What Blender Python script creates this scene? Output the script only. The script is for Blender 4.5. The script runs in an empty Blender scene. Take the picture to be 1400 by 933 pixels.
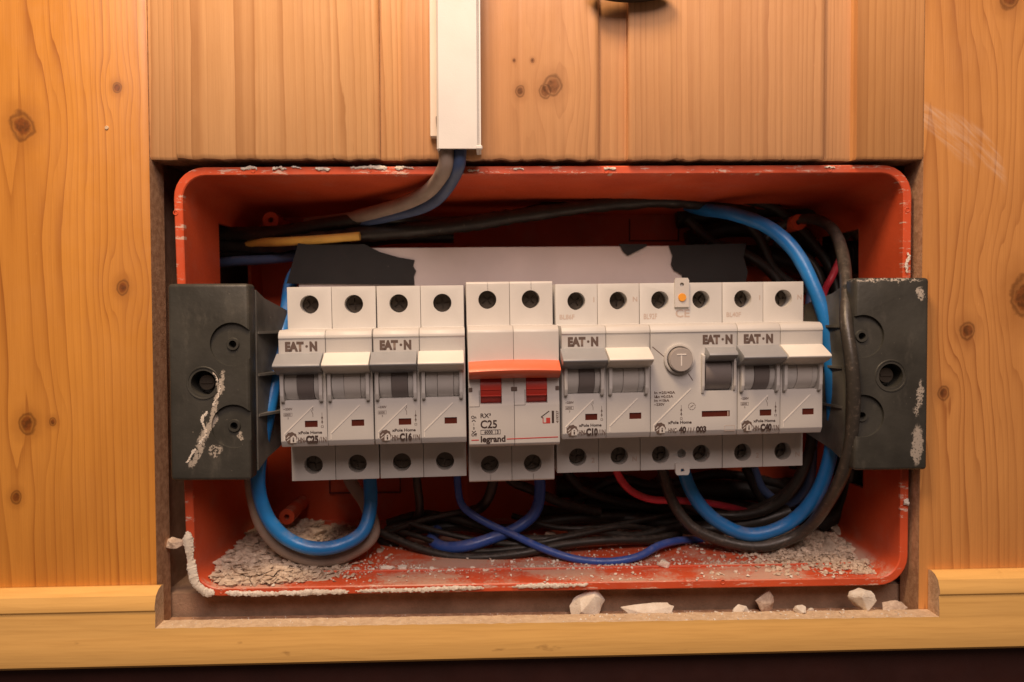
import bpy, bmesh, math, random
from mathutils import Vector, Matrix, noise as mnoise
from math import radians as R, sin, cos, pi

# ------------------------------------------------------------------ camera, world, lights
S = bpy.context.scene
COL = S.collection
F = 1011.0
CAM = Vector((0.0, -0.30, 0.0))
CR = Matrix.Rotation(R(-1.4), 3, 'Z') @ Matrix.Rotation(R(88.4), 3, 'X') @ Matrix.Rotation(R(-0.25), 3, 'Z')
cam_d = bpy.data.cameras.new('camera'); cam = bpy.data.objects.new('camera', cam_d); COL.objects.link(cam)
cam.matrix_world = Matrix.Translation(CAM) @ CR.to_4x4()
cam_d.sensor_width = 36; cam_d.lens = 36 * F / 1400; cam_d.clip_start = 0.005; cam_d.clip_end = 20
cam_d.dof.use_dof = True; cam_d.dof.focus_distance = 0.288; cam_d.dof.aperture_fstop = 11
S.camera = cam
W = bpy.data.worlds.new('World'); S.world = W; W.use_nodes = True
W.node_tree.nodes['Background'].inputs[0].default_value = (1.0, 0.66, 0.50, 1)
W.node_tree.nodes['Background'].inputs[1].default_value = 0.07
S.view_settings.view_transform = 'Standard'; S.view_settings.look = 'None'
S.view_settings.exposure = 0.12; S.view_settings.gamma = 1.0

def area(name, loc, target, size, energy, color):
    l = bpy.data.lights.new(name, 'AREA'); l.shape = 'DISK'; l.size = size; l.energy = energy; l.color = color
    o = bpy.data.objects.new(name, l); COL.objects.link(o); o.location = loc
    o.rotation_euler = (Vector(target) - Vector(loc)).to_track_quat('-Z', 'Y').to_euler(); return o
area('ceiling_lamp', (-0.08, -0.22, 0.42), (0.0, 0.0, 0.0), 0.13, 2.0, (1.0, 0.70, 0.43))
area('front_fill', (0.05, -0.68, 0.58), (0, 0, 0), 0.50, 5.2, (1.0, 0.78, 0.70))  # pinkish fill added in front, no fixture known there

def P(px, py, y=0.0):                     # the place seen at photo pixel px,py on the plane y (metres, 0 = face of the boards)
    d = CR @ Vector(((px - 700) / F, -(py - 466.5) / F, -1.0))
    return CAM + d * ((y - CAM.y) / d.y)

# ------------------------------------------------------------------ node helpers / materials
class NT:
    def __init__(s, name):
        s.m = bpy.data.materials.new(name); s.m.use_nodes = True; s.t = s.m.node_tree
        s.b = s.t.nodes['Principled BSDF']; s.tc = s.t.nodes.new('ShaderNodeTexCoord')
    def link(s, v, inp):
        if isinstance(v, bpy.types.NodeSocket): s.t.links.new(v, inp)
        elif isinstance(v, (tuple, list)) and len(v) == 3 and inp.type == 'RGBA': inp.default_value = (*v, 1)
        else: inp.default_value = v
    def M(s, op, a, b=0.0, c=None, clamp=False):
        n = s.t.nodes.new('ShaderNodeMath'); n.operation = op; n.use_clamp = clamp
        s.link(a, n.inputs[0]); s.link(b, n.inputs[1])
        if c is not None: s.link(c, n.inputs[2])
        return n.outputs[0]
    def xyz(s):
        n = s.t.nodes.new('ShaderNodeSeparateXYZ'); s.t.links.new(s.tc.outputs['Object'], n.inputs[0]); return n.outputs
    def noise(s, sc=(1, 1, 1), scale=1.0, detail=3.0, rough=0.5, off=(0, 0, 0)):
        mp = s.t.nodes.new('ShaderNodeMapping'); mp.inputs['Scale'].default_value = sc; mp.inputs['Location'].default_value = off
        s.t.links.new(s.tc.outputs['Object'], mp.inputs[0])
        n = s.t.nodes.new('ShaderNodeTexNoise'); n.inputs['Scale'].default_value = scale
        n.inputs['Detail'].default_value = detail; n.inputs['Roughness'].default_value = rough
        s.t.links.new(mp.outputs[0], n.inputs[0]); return n.outputs[0]
    def ramp(s, v, lo, hi, a=0.0, b=1.0):
        n = s.t.nodes.new('ShaderNodeMapRange'); n.interpolation_type = 'SMOOTHSTEP'
        s.link(v, n.inputs[0]); n.inputs[1].default_value = lo; n.inputs[2].default_value = hi
        n.inputs[3].default_value = a; n.inputs[4].default_value = b; return n.outputs[0]
    def mix(s, f, a, b):
        n = s.t.nodes.new('ShaderNodeMix'); n.data_type = 'RGBA'
        s.link(f, n.inputs[0]); s.link(a, n.inputs[6]); s.link(b, n.inputs[7]); return n.outputs[2]
    def bump(s, h, dist, strength=1.0):
        n = s.t.nodes.new('ShaderNodeBump'); n.inputs['Strength'].default_value = strength; n.inputs['Distance'].default_value = dist
        s.link(h, n.inputs['Height']); s.t.links.new(n.outputs[0], s.b.inputs['Normal'])
    def out(s, col, rough=0.5, metal=0.0, spec=0.5, coat=0.0, coat_r=0.2):
        s.link(col, s.b.inputs['Base Color']); s.link(rough, s.b.inputs['Roughness']); s.b.inputs['Metallic'].default_value = metal
        s.b.inputs['Specular IOR Level'].default_value = spec
        s.b.inputs['Coat Weight'].default_value = coat; s.b.inputs['Coat Roughness'].default_value = coat_r
        return s.m

def plastic(name, c, rough=0.45, var=0.06, spec=0.4, dirt=0.0, dirtc=(.3, .25, .2), bump=0.00003, coat=0.0):
    n = NT(name); v = n.noise(scale=60, detail=4)
    dk = tuple(x * (1 - var * 2) for x in c)
    col = n.mix(n.ramp(v, .3, .7), dk, c)
    if name.startswith('breaker'):
        oi = n.t.nodes.new('ShaderNodeObjectInfo'); col = n.mix(n.M('MULTIPLY', oi.outputs['Random'], .5), col, tuple(a * b for a, b in zip(c, (.95, .91, .86))))
        gr = n.ramp(n.noise(scale=130, detail=6, rough=.8, off=(2, 8, 1)), .60, .74); col = n.mix(n.M('MULTIPLY', gr, .16), col, (.40, .31, .24))
    if dirt:
        d = n.ramp(n.noise(scale=240, detail=6, rough=.75, off=(3, 1, 7)), .72 - dirt, .80 - dirt * .6)
        col = n.mix(n.M('MULTIPLY', d, .75), col, dirtc)
    n.bump(n.noise(scale=2500, detail=2), bump)
    r = n.ramp(n.noise(scale=90, detail=5, rough=.7), .3, .7, rough - .07, rough + .1)
    return n.out(col, r, spec=spec, coat=coat)

def wood(name, light, dark, seed=0, x0=-0.05, freq=420, h0=0.02, hk=0.05, knots=(), amp=0.6, warp=0.004, scuff=None, edge=None, rough=.36):
    n = NT(name); X, Y, Z = n.xyz(); rnd = random.Random(seed); o = (rnd.uniform(0, 20), rnd.uniform(0, 20), rnd.uniform(0, 20))
    w = n.M('MULTIPLY', n.M('SUBTRACT', n.noise(sc=(9, 1, 3.2), scale=1, detail=2, off=o), .5), warp * 2)
    w2 = n.M('MULTIPLY', n.M('SUBTRACT', n.noise(sc=(45, 1, 16), scale=1, detail=2, off=o), .5), warp * .28)
    w3 = n.M('MULTIPLY', n.M('SUBTRACT', n.noise(sc=(160, 1, 70), scale=1, detail=3, off=o), .5), warp * .16)
    xx = n.M('ADD', X, n.M('ADD', n.M('ADD', w, w2), w3)); kmask = 0.0; kd = 0.0; kring = 0.0
    for (kx, kz, r) in knots:
        dx = n.M('SUBTRACT', X, kx); dz = n.M('SUBTRACT', Z, kz)
        wob = n.M('MULTIPLY', n.M('SUBTRACT', n.noise(scale=180, detail=3, off=(kx * 90, 0, kz * 70)), .5), r * 1.0)
        e2 = n.M('ADD', n.M('POWER', n.M('DIVIDE', dx, r * 3.0), 2.0), n.M('POWER', n.M('DIVIDE', dz, r * 5.5), 2.0))
        g = n.M('EXPONENT', n.M('MULTIPLY', e2, -1.0))
        xx = n.M('SUBTRACT', xx, n.M('MULTIPLY', n.M('MULTIPLY', dx, 1.15), g))
        dist = n.M('ADD', n.M('SQRT', n.M('ADD', n.M('POWER', dx, 2.0), n.M('POWER', n.M('MULTIPLY', dz, .8), 2.0))), wob)
        core = n.ramp(dist, r * .45, r * .95, 1, 0); halo = n.ramp(dist, r * .8, r * 2.6, 1, 0)
        kr = n.M('MULTIPLY', n.ramp(dist, r * .70, r * .92), n.ramp(dist, r * .92, r * 1.18, 1, 0)); kring = n.M('MAXIMUM', kring, kr)
        kmask = n.M('MAXIMUM', kmask, core); kd = n.M('MAXIMUM', kd, halo)
    h = n.M('ADD', n.M('MULTIPLY', Z, hk), h0)
    r = n.M('SQRT', n.M('ADD', n.M('POWER', n.M('SUBTRACT', xx, x0), 2.0), n.M('POWER', h, 2.0)))
    vary = n.noise(sc=(30, 1, .6), scale=1, detail=1, off=o)
    t = n.M('ADD', n.M('MULTIPLY', r, freq), n.M('ADD', n.M('MULTIPLY', vary, 3.5), n.M('MULTIPLY', n.noise(sc=(110, 1, .5), scale=1, detail=2, off=(o[2], 0, o[1])), 3.2)))
    fr = n.M('FRACT', t)
    late = n.M('MULTIPLY', n.M('POWER', fr, 4.5), n.ramp(fr, .95, 1.0, 1, 0))
    cell = n.M('FLOOR', t); wn = n.t.nodes.new('ShaderNodeTexWhiteNoise'); wn.noise_dimensions = '1D'; n.link(cell, wn.inputs['W'])
    late = n.M('MULTIPLY', late, n.M('ADD', n.M('MULTIPLY', wn.outputs[0], .75), .3))
    late = n.M('MULTIPLY', late, n.ramp(n.noise(sc=(25, 1, 6), scale=1, detail=2, off=(o[1], 0, o[0])), .25, .6, .45, 1))
    fib = n.noise(sc=(2400, 1, 45), scale=1, detail=3, off=o)
    blotch = n.ramp(n.noise(sc=(22, 1, 7), scale=1, detail=3, off=(o[2], 1, 2)), .3, .72)
    mid = tuple(a * .70 + b * .30 for a, b in zip(light, dark))
    base = n.mix(n.M('MULTIPLY', blotch, 1.0), light, mid)
    soft = n.M('MULTIPLY', n.M('MULTIPLY', n.M('POWER', fr, 1.4), n.ramp(fr, .90, 1.0, 1, 0)), n.M('ADD', n.M('MULTIPLY', wn.outputs[0], .35), .1))
    base = n.mix(n.M('MULTIPLY', soft, amp), base, tuple(a * .45 + b * .55 for a, b in zip(light, dark)))
    streak = n.ramp(n.noise(sc=(160, 1, 2.5), scale=1, detail=4, rough=.6, off=(o[1], 3, o[2])), .42, .75)
    base = n.mix(n.M('MULTIPLY', streak, .38), base, tuple(a * .5 + b * .5 for a, b in zip(light, dark)))
    col = n.mix(n.M('MULTIPLY', late, amp), base, dark)
    col = n.mix(n.M('MULTIPLY', n.ramp(fib, .35, .75), .13), col, dark)
    dent = n.ramp(n.noise(sc=(1, 1, .35), scale=150, detail=5, rough=.75, off=(o[0], 2, 8)), .66, .72)
    col = n.mix(n.M('MULTIPLY', dent, .35), col, tuple(min(1, x * 1.15 + .05) for x in light))
    pore = n.ramp(n.noise(sc=(1500, 1, 120), scale=1, detail=2, off=(o[1], 5, 1)), .70, .8)
    col = n.mix(n.M('MULTIPLY', pore, .18), col, tuple(x * .5 for x in dark))
    if knots:
        col = n.mix(n.M('MULTIPLY', kd, .55), col, tuple(a * .55 + b * .35 for a, b in zip(dark, light)))
        kc = n.mix(n.ramp(n.noise(scale=420, detail=3), .35, .65), tuple(x * .28 for x in dark), tuple(x * .8 for x in dark))
        col = n.mix(n.M('MULTIPLY', kmask, .85), col, kc)
        col = n.mix(n.M('MULTIPLY', kring, .55), col, tuple(x * .25 for x in dark))
    if edge:
        col = n.mix(n.ramp(Y, edge[0], edge[1]), col, edge[2])
    rg = n.ramp(n.noise(scale=50, detail=5, rough=.7), .3, .7, rough - .07, rough + .09)
    for sc in (scuff or ()):
        (cx, cz, ang, ln, wd) = sc
        dx = n.M('SUBTRACT', X, cx); dz = n.M('SUBTRACT', Z, cz)
        a = n.M('ADD', n.M('MULTIPLY', dx, cos(ang)), n.M('MULTIPLY', dz, sin(ang)))
        b = n.M('SUBTRACT', n.M('MULTIPLY', dz, cos(ang)), n.M('MULTIPLY', dx, sin(ang)))
        b = n.M('ADD', b, n.M('MULTIPLY', n.M('POWER', n.M('DIVIDE', a, ln), 2.0), wd * 1.5))
        q = n.M('ADD', n.M('POWER', n.M('DIVIDE', a, ln), 2.0), n.M('POWER', n.M('DIVIDE', b, wd), 2.0))
        mp = n.t.nodes.new('ShaderNodeMapping'); mp.inputs['Rotation'].default_value = (0, ang, 0)
        n.t.links.new(n.tc.outputs['Object'], mp.inputs[0])
        nn = n.t.nodes.new('ShaderNodeTexNoise'); nn.inputs['Scale'].default_value = 1; nn.inputs['Detail'].default_value = 4
        mp2 = n.t.nodes.new('ShaderNodeMapping'); mp2.inputs['Scale'].default_value = (70, 1, 600); n.t.links.new(mp.outputs[0], mp2.inputs[0])
        n.t.links.new(mp2.outputs[0], nn.inputs[0])
        msk = n.M('MULTIPLY', n.ramp(q, .2, 1.0, 1, 0), n.ramp(nn.outputs[0], .35, .75))
        col = n.mix(n.M('MULTIPLY', msk, .36), col, (.86, .70, .56))
    und = n.noise(sc=(60, 1, 14), scale=1, detail=4, rough=.6, off=o)
    n.bump(n.M('ADD', n.M('ADD', n.M('MULTIPLY', late, -.15), n.M('MULTIPLY', fib, .4)), n.M('MULTIPLY', und, 3.0)), .00013, .8)
    return n.out(col, rg, spec=.5, coat=.5, coat_r=.3)

def wire_mat(name, c, rough=.38, dust=.12):
    n = NT(name); v = n.noise(scale=110, detail=4)
    col = n.mix(n.ramp(v, .3, .7), c, tuple(x * .8 for x in c))
    d = n.ramp(n.noise(scale=500, detail=5, rough=.7), .70 - dust * .5, .78)
    col = n.mix(n.M('MULTIPLY', d, .35), col, (.36, .28, .22))
    g = n.t.nodes.new('ShaderNodeNewGeometry'); sp = n.t.nodes.new('ShaderNodeSeparateXYZ'); n.t.links.new(g.outputs['Normal'], sp.inputs[0])
    film = n.M('MULTIPLY', n.ramp(sp.outputs[2], .1, .9), n.ramp(n.noise(scale=260, detail=6, rough=.75, off=(1, 2, 3)), .38, .7))
    col = n.mix(n.M('MULTIPLY', film, .30 if max(c) > .1 else .16), col, (.40, .31, .25))
    n.bump(n.M('ADD', n.noise(scale=350, detail=3), n.M('MULTIPLY', n.noise(scale=55, detail=2), 3.0)), .00018, .6)
    return n.out(col, n.M('ADD', n.ramp(v, .3, .7, rough - .06, rough + .12), n.M('MULTIPLY', film, .3)), spec=.5)

def plaster_mat(name, a=(.62, .52, .42), b=(.36, .28, .21), sc=130):
    n = NT(name); v = n.noise(scale=sc, detail=6, rough=.7)
    col = n.mix(n.ramp(v, .3, .7), b, a)
    n.bump(n.noise(scale=900, detail=6, rough=.8), .0005, .8)
    return n.out(col, .95, spec=.15)

def box_mat():
    n = NT('orange_box_plastic'); X, Y, Z = n.xyz()
    c1 = (.69, .105, .036); c2 = (.57, .078, .027)
    col = n.mix(n.ramp(n.noise(scale=35, detail=4), .3, .7), c1, c2)
    g = n.t.nodes.new('ShaderNodeNewGeometry'); sp = n.t.nodes.new('ShaderNodeSeparateXYZ'); n.t.links.new(g.outputs['Normal'], sp.inputs[0])
    up = n.ramp(sp.outputs[2], .5, .9)
    big = n.noise(sc=(26, 40, 1), scale=1, detail=5, rough=.65, off=(4, 2, 0)); fine = n.noise(scale=900, detail=4, rough=.8)
    dust = n.M('MULTIPLY', up, n.ramp(n.M('ADD', big, n.M('MULTIPLY', n.M('SUBTRACT', fine, .5), .45)), .43, .60))
    col = n.mix(n.M('MULTIPLY', dust, .72), col, (.62, .48, .37))
    # plaster smears on the front lip
    front = n.ramp(Y, .0065, .0075, 1, 0)
    sm = n.ramp(n.noise(sc=(90, 1, 420), scale=1, detail=6, rough=.8, off=(7, 0, 3)), .565, .60)
    col = n.mix(n.M('MULTIPLY', n.M('MULTIPLY', sm, front), .8), col, (.72, .58, .47))
    hz = n.noise(scale=55, detail=5, rough=.7, off=(9, 9, 2))
    col = n.mix(n.M('MULTIPLY', n.ramp(hz, .5, .8), .22), col, (.55, .36, .28))
    n.bump(n.noise(scale=300, detail=5), .00015, .5)
    return n.out(col, n.ramp(fine, .3, .7, .34, .5), spec=.45)

def bracket_mat(name, stains):
    n = NT(name); X, Y, Z = n.xyz()
    col = n.mix(n.ramp(n.noise(scale=70, detail=5), .3, .7), (.040, .039, .033), (.060, .058, .049))
    sp = n.ramp(n.noise(scale=600, detail=4, rough=.6), .70, .76)
    col = n.mix(n.M('MULTIPLY', sp, .55), col, (.5, .42, .33))
    gr = n.ramp(n.noise(sc=(90, 1, 40), scale=1, detail=6, rough=.75), .52, .8)
    col = n.mix(n.M('MULTIPLY', gr, .22), col, (.30, .27, .22))
    wob = n.M('MULTIPLY', n.M('SUBTRACT', n.noise(scale=420, detail=5, rough=.7), .5), .006)
    wob2 = n.noise(scale=1100, detail=4, rough=.7, off=(3, 3, 3))
    for (x, z, ang, ln, wd, dens) in stains:
        dx = n.M('SUBTRACT', X, x); dz = n.M('SUBTRACT', Z, z)
        a = n.M('ADD', n.M('MULTIPLY', dx, cos(ang)), n.M('MULTIPLY', dz, sin(ang)))
        b = n.M('ADD', n.M('SUBTRACT', n.M('MULTIPLY', dz, cos(ang)), n.M('MULTIPLY', dx, sin(ang))), wob)
        q = n.M('ADD', n.M('POWER', n.M('DIVIDE', a, ln), 2.0), n.M('POWER', n.M('DIVIDE', b, wd), 2.0))
        m = n.M('MULTIPLY', n.ramp(q, .6, 1.15, 1, 0), n.ramp(wob2, dens - .06, dens + .03))
        col = n.mix(n.M('MULTIPLY', m, .75), col, (.60, .53, .44))
    n.bump(n.noise(scale=260, detail=5, rough=.7), .0003, .5)
    return n.out(col, n.ramp(n.noise(scale=60, detail=5), .3, .7, .36, .55), spec=.45)

MT = {}
MT['white'] = plastic('breaker_plastic', (.61, .60, .58), .42, .03)
MT['white2'] = plastic('breaker_plastic_warm', (.61, .59, .565), .38, .03)
MT['lever_grey'] = plastic('grey_lever_plastic', (.31, .32, .335), .4, .04)
MT['lever_white'] = plastic('white_lever_plastic', (.76, .73, .67), .36, .03)
MT['red_dark'] = plastic('dark_red_toggle_plastic', (.48, .045, .03), .4, .03)
MT['drum_grey'] = plastic('grey_drum_plastic', (.20, .175, .165), .45, .04)
MT['red'] = plastic('red_lever_plastic', (.85, .17, .08), .35, .03)
MT['button'] = plastic('grey_button_plastic', (.42, .38, .35), .4, .03)
MT['arm'] = plastic('lit_scuffed_black_plastic', (.17, .165, .15), .5, .3, dirt=.12, dirtc=(.30, .28, .25))  # grey raised to paint the light on the bracket flanks, plus scuffs
MT['ind'] = plastic('indicator_plastic', (.10, .022, .014), .2, .03)
MT['led'] = plastic('amber_lens_plastic', (.85, .36, .05), .3, .03)
MT['ink'] = plastic('dark_ink', (.05, .03, .025), .6, .05)
MT['ink_light'] = plastic('faded_ink', (.13, .09, .075), .6, .05)
MT['ink_faint'] = plastic('emboss_shade_faint_ink', (.52, .42, .36), .6, .03)  # tone paints the shading of embossed marks, also used for faint print
MT['paint_hi'] = plastic('painted_highlight_plastic', (.82, .78, .72), .4, .03)  # pale tone paints the highlight along moulded creases
MT['ink_red'] = plastic('red_ink', (.50, .05, .04), .6, .05)
MT['screw'] = NT('dark_screw_steel').out((.13, .11, .09), .34, metal=.8)
MT['slot'] = plastic('screw_slot_black', (.012, .010, .008), .7)
MT['trunk'] = plastic('trunking_plastic', (.76, .74, .71), .35, .03, dirt=.03)
MT['trunk_b'] = plastic('trunking_base_plastic', (.78, .66, .55), .4, .03)
MT['rail'] = plastic('pale_rail_paint', (.66, .58, .54), .45, .04, dirt=.03)
MT['tape'] = plastic('black_tape', (.014, .012, .011), .5, .1, dirt=.05)
MT['black'] = wire_mat('black_wire_sheath', (.026, .022, .018), .42, .22)
MT['black2'] = wire_mat('worn_black_sheath', (.050, .043, .035), .34, .35)
MT['blue'] = wire_mat('bright_blue_sheath', (.018, .20, .56), .33, .05)
MT['royal'] = wire_mat('royal_blue_sheath', (.040, .105, .42), .33, .08)
MT['dblue'] = wire_mat('dull_blue_sheath', (.065, .105, .22), .42, .2)
MT['grey'] = wire_mat('grey_brown_sheath', (.36, .28, .23), .5, .3)
MT['yellow'] = wire_mat('yellow_sheath', (.85, .50, .10), .4, .1)
MT['wred'] = wire_mat('red_wire_sheath', (.66, .045, .075), .38, .1)
MT['orange'] = box_mat()
MT['plaster'] = plaster_mat('plaster_rubble', (.76, .63, .50), (.48, .36, .27), 420)
MT['plaster_white'] = plaster_mat('white_plaster', (.88, .83, .74), (.70, .61, .50), 130)
MT['masonry'] = plaster_mat('rough_masonry', (.44, .29, .20), (.28, .18, .12), 60)
MT['cut'] = plaster_mat('sawn_wood_edge', (.60, .38, .24), (.38, .21, .12), 350)
MT['cut_pale'] = plaster_mat('sawn_pale_edge', (.80, .62, .42), (.62, .45, .29), 350)
MT['cut_end'] = plaster_mat('rough_sawn_end', (.78, .58, .40), (.52, .35, .22), 500)
MT['void'] = plastic('lower_wall_shade', (.050, .014, .010), .6, .1)  # very dark brown carries the shade under the skirting

# ------------------------------------------------------------------ object helpers
def finish(o, mats, sm=True, ang=32):
    me = o.data
    for m in (mats if isinstance(mats, (list, tuple)) else [mats]): me.materials.append(m)
    if sm:
        me.shade_smooth()
        me.set_sharp_from_angle(angle=R(ang))
def obj(name, bm, mat, parent=None, sm=True, ang=32, norm=True):
    if norm: bmesh.ops.recalc_face_normals(bm, faces=bm.faces)
    me = bpy.data.meshes.new(name); bm.to_mesh(me); bm.free()
    o = bpy.data.objects.new(name, me); COL.objects.link(o); finish(o, mat, sm, ang)
    if parent: o.parent = parent
    return o
def meshobj(name, me, mat, parent=None):
    o = bpy.data.objects.new(name, me); COL.objects.link(o)
    if mat and not me.materials: me.materials.append(mat)
    if parent: o.parent = parent
    return o
def tag(o, label, cat, group=None, kind=None):
    if label: o['label'] = label
    if cat: o['category'] = cat
    if group: o['group'] = group
    if kind: o['kind'] = kind
    return o
def thing(name, label, cat, mat4=None, loc=(0, 0, 0), group=None):
    o = bpy.data.objects.new(name, None); o.empty_display_size = .01; COL.objects.link(o)
    if mat4 is not None: o.matrix_world = mat4
    else: o.location = loc
    return tag(o, label, cat, group)
def struct(o): o['kind'] = 'structure'; return o

mm = .001
def box(bm, x0, x1, y0, y1, z0, z1, bev=0.0, seg=2, s=mm):
    ret = bmesh.ops.create_cube(bm, size=1.0); vs = ret['verts']
    for v in vs:
        v.co.x = (x0 if v.co.x < 0 else x1) * s; v.co.y = (y0 if v.co.y < 0 else y1) * s; v.co.z = (z0 if v.co.z < 0 else z1) * s
    if bev:
        es = list({e for v in vs for e in v.link_edges})
        bmesh.ops.bevel(bm, geom=es, offset=bev * s, segments=seg, affect='EDGES', profile=.5)
def cyl(bm, c, r, depth, axis='Y', seg=28, r2=None, s=mm):
    rot = {'Y': Matrix.Rotation(pi / 2, 4, 'X'), 'X': Matrix.Rotation(pi / 2, 4, 'Y'), 'Z': Matrix.Identity(4)}[axis]
    bmesh.ops.create_cone(bm, cap_ends=True, segments=seg, radius1=r * s, radius2=(r if r2 is None else r2) * s, depth=depth * s,
                          matrix=Matrix.Translation(Vector(c) * s) @ rot)
def prism(bm, pts, x0, x1, s=mm, bev=0, seg=2):          # outline in (y,z), pushed along x
    a = [bm.verts.new((x0 * s, y * s, z * s)) for y, z in pts]; b = [bm.verts.new((x1 * s, y * s, z * s)) for y, z in pts]
    n = len(pts); fs = [bm.faces.new(a), bm.faces.new(b[::-1])]
    for i in range(n): fs.append(bm.faces.new((a[i], b[i], b[(i + 1) % n], a[(i + 1) % n])))
    bmesh.ops.recalc_face_normals(bm, faces=fs)
    if bev:
        es = list({e for v in a + b for e in v.link_edges})
        bmesh.ops.bevel(bm, geom=es, offset=bev * s, segments=seg, affect='EDGES', profile=.5)
def flat(bm, pts, y, th=.12, s=mm):                      # outline in (x,z) standing th proud of plane y (towards the viewer)
    a = [bm.verts.new((x * s, (y - th) * s, z * s)) for x, z in pts]; b = [bm.verts.new((x * s, (y + .03) * s, z * s)) for x, z in pts]
    n = len(pts); bm.faces.new(a); bm.faces.new(b[::-1])
    for i in range(n): bm.faces.new((a[i], a[(i + 1) % n], b[(i + 1) % n], b[i]))
def boolean(bm, cut, op='DIFFERENCE'):
    bmesh.ops.recalc_face_normals(bm, faces=bm.faces); bmesh.ops.recalc_face_normals(cut, faces=cut.faces)
    A = bpy.data.meshes.new('a'); bm.to_mesh(A); B = bpy.data.meshes.new('b'); cut.to_mesh(B); bm.free(); cut.free()
    a = bpy.data.objects.new('a', A); b = bpy.data.objects.new('b', B); COL.objects.link(a); COL.objects.link(b)
    m = a.modifiers.new('c', 'BOOLEAN'); m.object = b; m.operation = op; m.solver = 'EXACT'; m.use_self = True
    dg = bpy.context.evaluated_depsgraph_get(); dg.update(); ev = a.evaluated_get(dg)
    me = bpy.data.meshes.new_from_object(ev); out = bmesh.new(); out.from_mesh(me)
    bpy.data.objects.remove(a); bpy.data.objects.remove(b)
    return out
def catmull(pts, n=10):
    Q = [Vector(p) for p in pts]; Q = [Q[0] * 2 - Q[1]] + Q + [Q[-1] * 2 - Q[-2]]; out = []
    for i in range(1, len(Q) - 2):
        a, b, c, d = Q[i - 1:i + 3]
        for k in range(n):
            t = k / n
            out.append(.5 * ((2 * b) + (c - a) * t + (2 * a - 5 * b + 4 * c - d) * t * t + (3 * b - a - 3 * c + d) * t ** 3))
    out.append(Q[-2]); return out
def tube_bm(bm, pts, r, sides=14, n=10, smooth=True, rf=None, flatten=1.0, cap=True):
    ps = catmull(pts, n) if smooth else [Vector(p) for p in pts]
    t0 = (ps[1] - ps[0]).normalized(); u = t0.orthogonal().normalized(); rings = []
    for i, p in enumerate(ps):
        t = (ps[min(i + 1, len(ps) - 1)] - ps[max(i - 1, 0)]).normalized()
        u = (u - t * u.dot(t)).normalized(); v = t.cross(u); rr = r * (rf(i / (len(ps) - 1), p) if rf else 1)
        rings.append([bm.verts.new(p + (u * cos(a) + v * sin(a) * flatten) * rr) for a in [2 * pi * k / sides for k in range(sides)]])
    for a, b in zip(rings, rings[1:]):
        for k in range(sides): bm.faces.new((a[k], a[(k + 1) % sides], b[(k + 1) % sides], b[k]))
    if cap: bm.faces.new(rings[0][::-1]); bm.faces.new(rings[-1])
FONTS = {}
def text(s, x, y, z, size, mat, parent, name='lettering', bold=0.0, align='LEFT', rot=0.0, sx=1.0, th=.00003, width=None):
    c = bpy.data.curves.new('t', 'FONT'); c.body = s; c.size = 1; c.align_x = align; c.align_y = 'BOTTOM_BASELINE'
    c.offset = bold + .018; c.resolution_u = 3; c.extrude = 0
    o = bpy.data.objects.new('t', c); COL.objects.link(o)
    dg = bpy.context.evaluated_depsgraph_get(); dg.update(); me = bpy.data.meshes.new_from_object(o.evaluated_get(dg))
    bpy.data.objects.remove(o)
    k = size / .70
    if width and me.vertices:
        w = max(v.co.x for v in me.vertices) - min(v.co.x for v in me.vertices); sx = width / (w * k)
    me.transform(Matrix.Translation((x * mm, (y - .06) * mm, z * mm)) @ Matrix.Rotation(R(rot), 4, 'Y') @ Matrix.Rotation(pi / 2, 4, 'X') @ Matrix.Diagonal((k * sx * mm, k * mm, 1, 1)))
    me.materials.clear(); return meshobj(name, me, mat, parent)

# ------------------------------------------------------------------ wood panelling (boards from their photo columns, all on real depths)
TOP = .175; ZO = P(700, 217, 0).z                          # upper edge of the cut-out
ZL = P(700, 858, -.005).z                                  # ledge height (sawn skirting)
ZS = P(700, 880, 0).z; XL = P(207, 500, 0).x; XR = P(1259, 500, 0).x
def X0(px): return P(px, 110, 0).x
panel = thing('wood_panelling', 'varnished knotty pine tongue and groove cladding around the cut-out for the orange box', 'wall panelling')
rs = random.Random(4)
def board(name, shells, mats):
    bm = bmesh.new()
    for (xs, ys, z0, z1, jit, *mi) in shells:
        f0 = len(bm.faces)
        fx = []
        for i in range(len(xs) - 1):
            n = max(1, int((xs[i + 1] - xs[i]) / .0012)) if jit else 1
            for k in range(n): fx.append((xs[i] + (xs[i + 1] - xs[i]) * k / n, ys[i] + (ys[i + 1] - ys[i]) * k / n))
        fx.append((xs[-1], ys[-1])); TH = .014; cols = []
        for (x, y) in fx:
            j = (mnoise.noise(Vector((x * 900, 3, 1))) * .5 + mnoise.noise(Vector((x * 180, 7, 1)))) * jit if jit else 0
            cols.append((bm.verts.new((x, y, z1)), bm.verts.new((x, y, z0 + j + (.0010 + jit if jit else .00001))), bm.verts.new((x, y + (.0007 + jit * .6 if jit else 0), z0 + j)), bm.verts.new((x, TH, z0 + j)), bm.verts.new((x, TH, z1))))
        for a, b in zip(cols, cols[1:]):
            f = bm.faces.new((a[0], b[0], b[1], a[1])); f = bm.faces.new((a[1], b[1], b[2], a[2])); f.material_index = 0
            f = bm.faces.new((a[2], b[2], b[3], a[3])); f.material_index = 1
            bm.faces.new((a[3], b[3], b[4], a[4])); bm.faces.new((a[4], b[4], b[0], a[0]))
        for c, fl in ((cols[0], 1), (cols[-1], 0)):
            f = bm.faces.new(c if fl else c[::-1]); f.material_index = 1
        if mi:
            bm.faces.ensure_lookup_table()
            for f in bm.faces[f0:]:
                if f.material_index == 0: f.material_index = 2
    o = obj(name, bm, mats, panel, ang=50); return o
ch = .0012; GD = .0032
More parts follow.
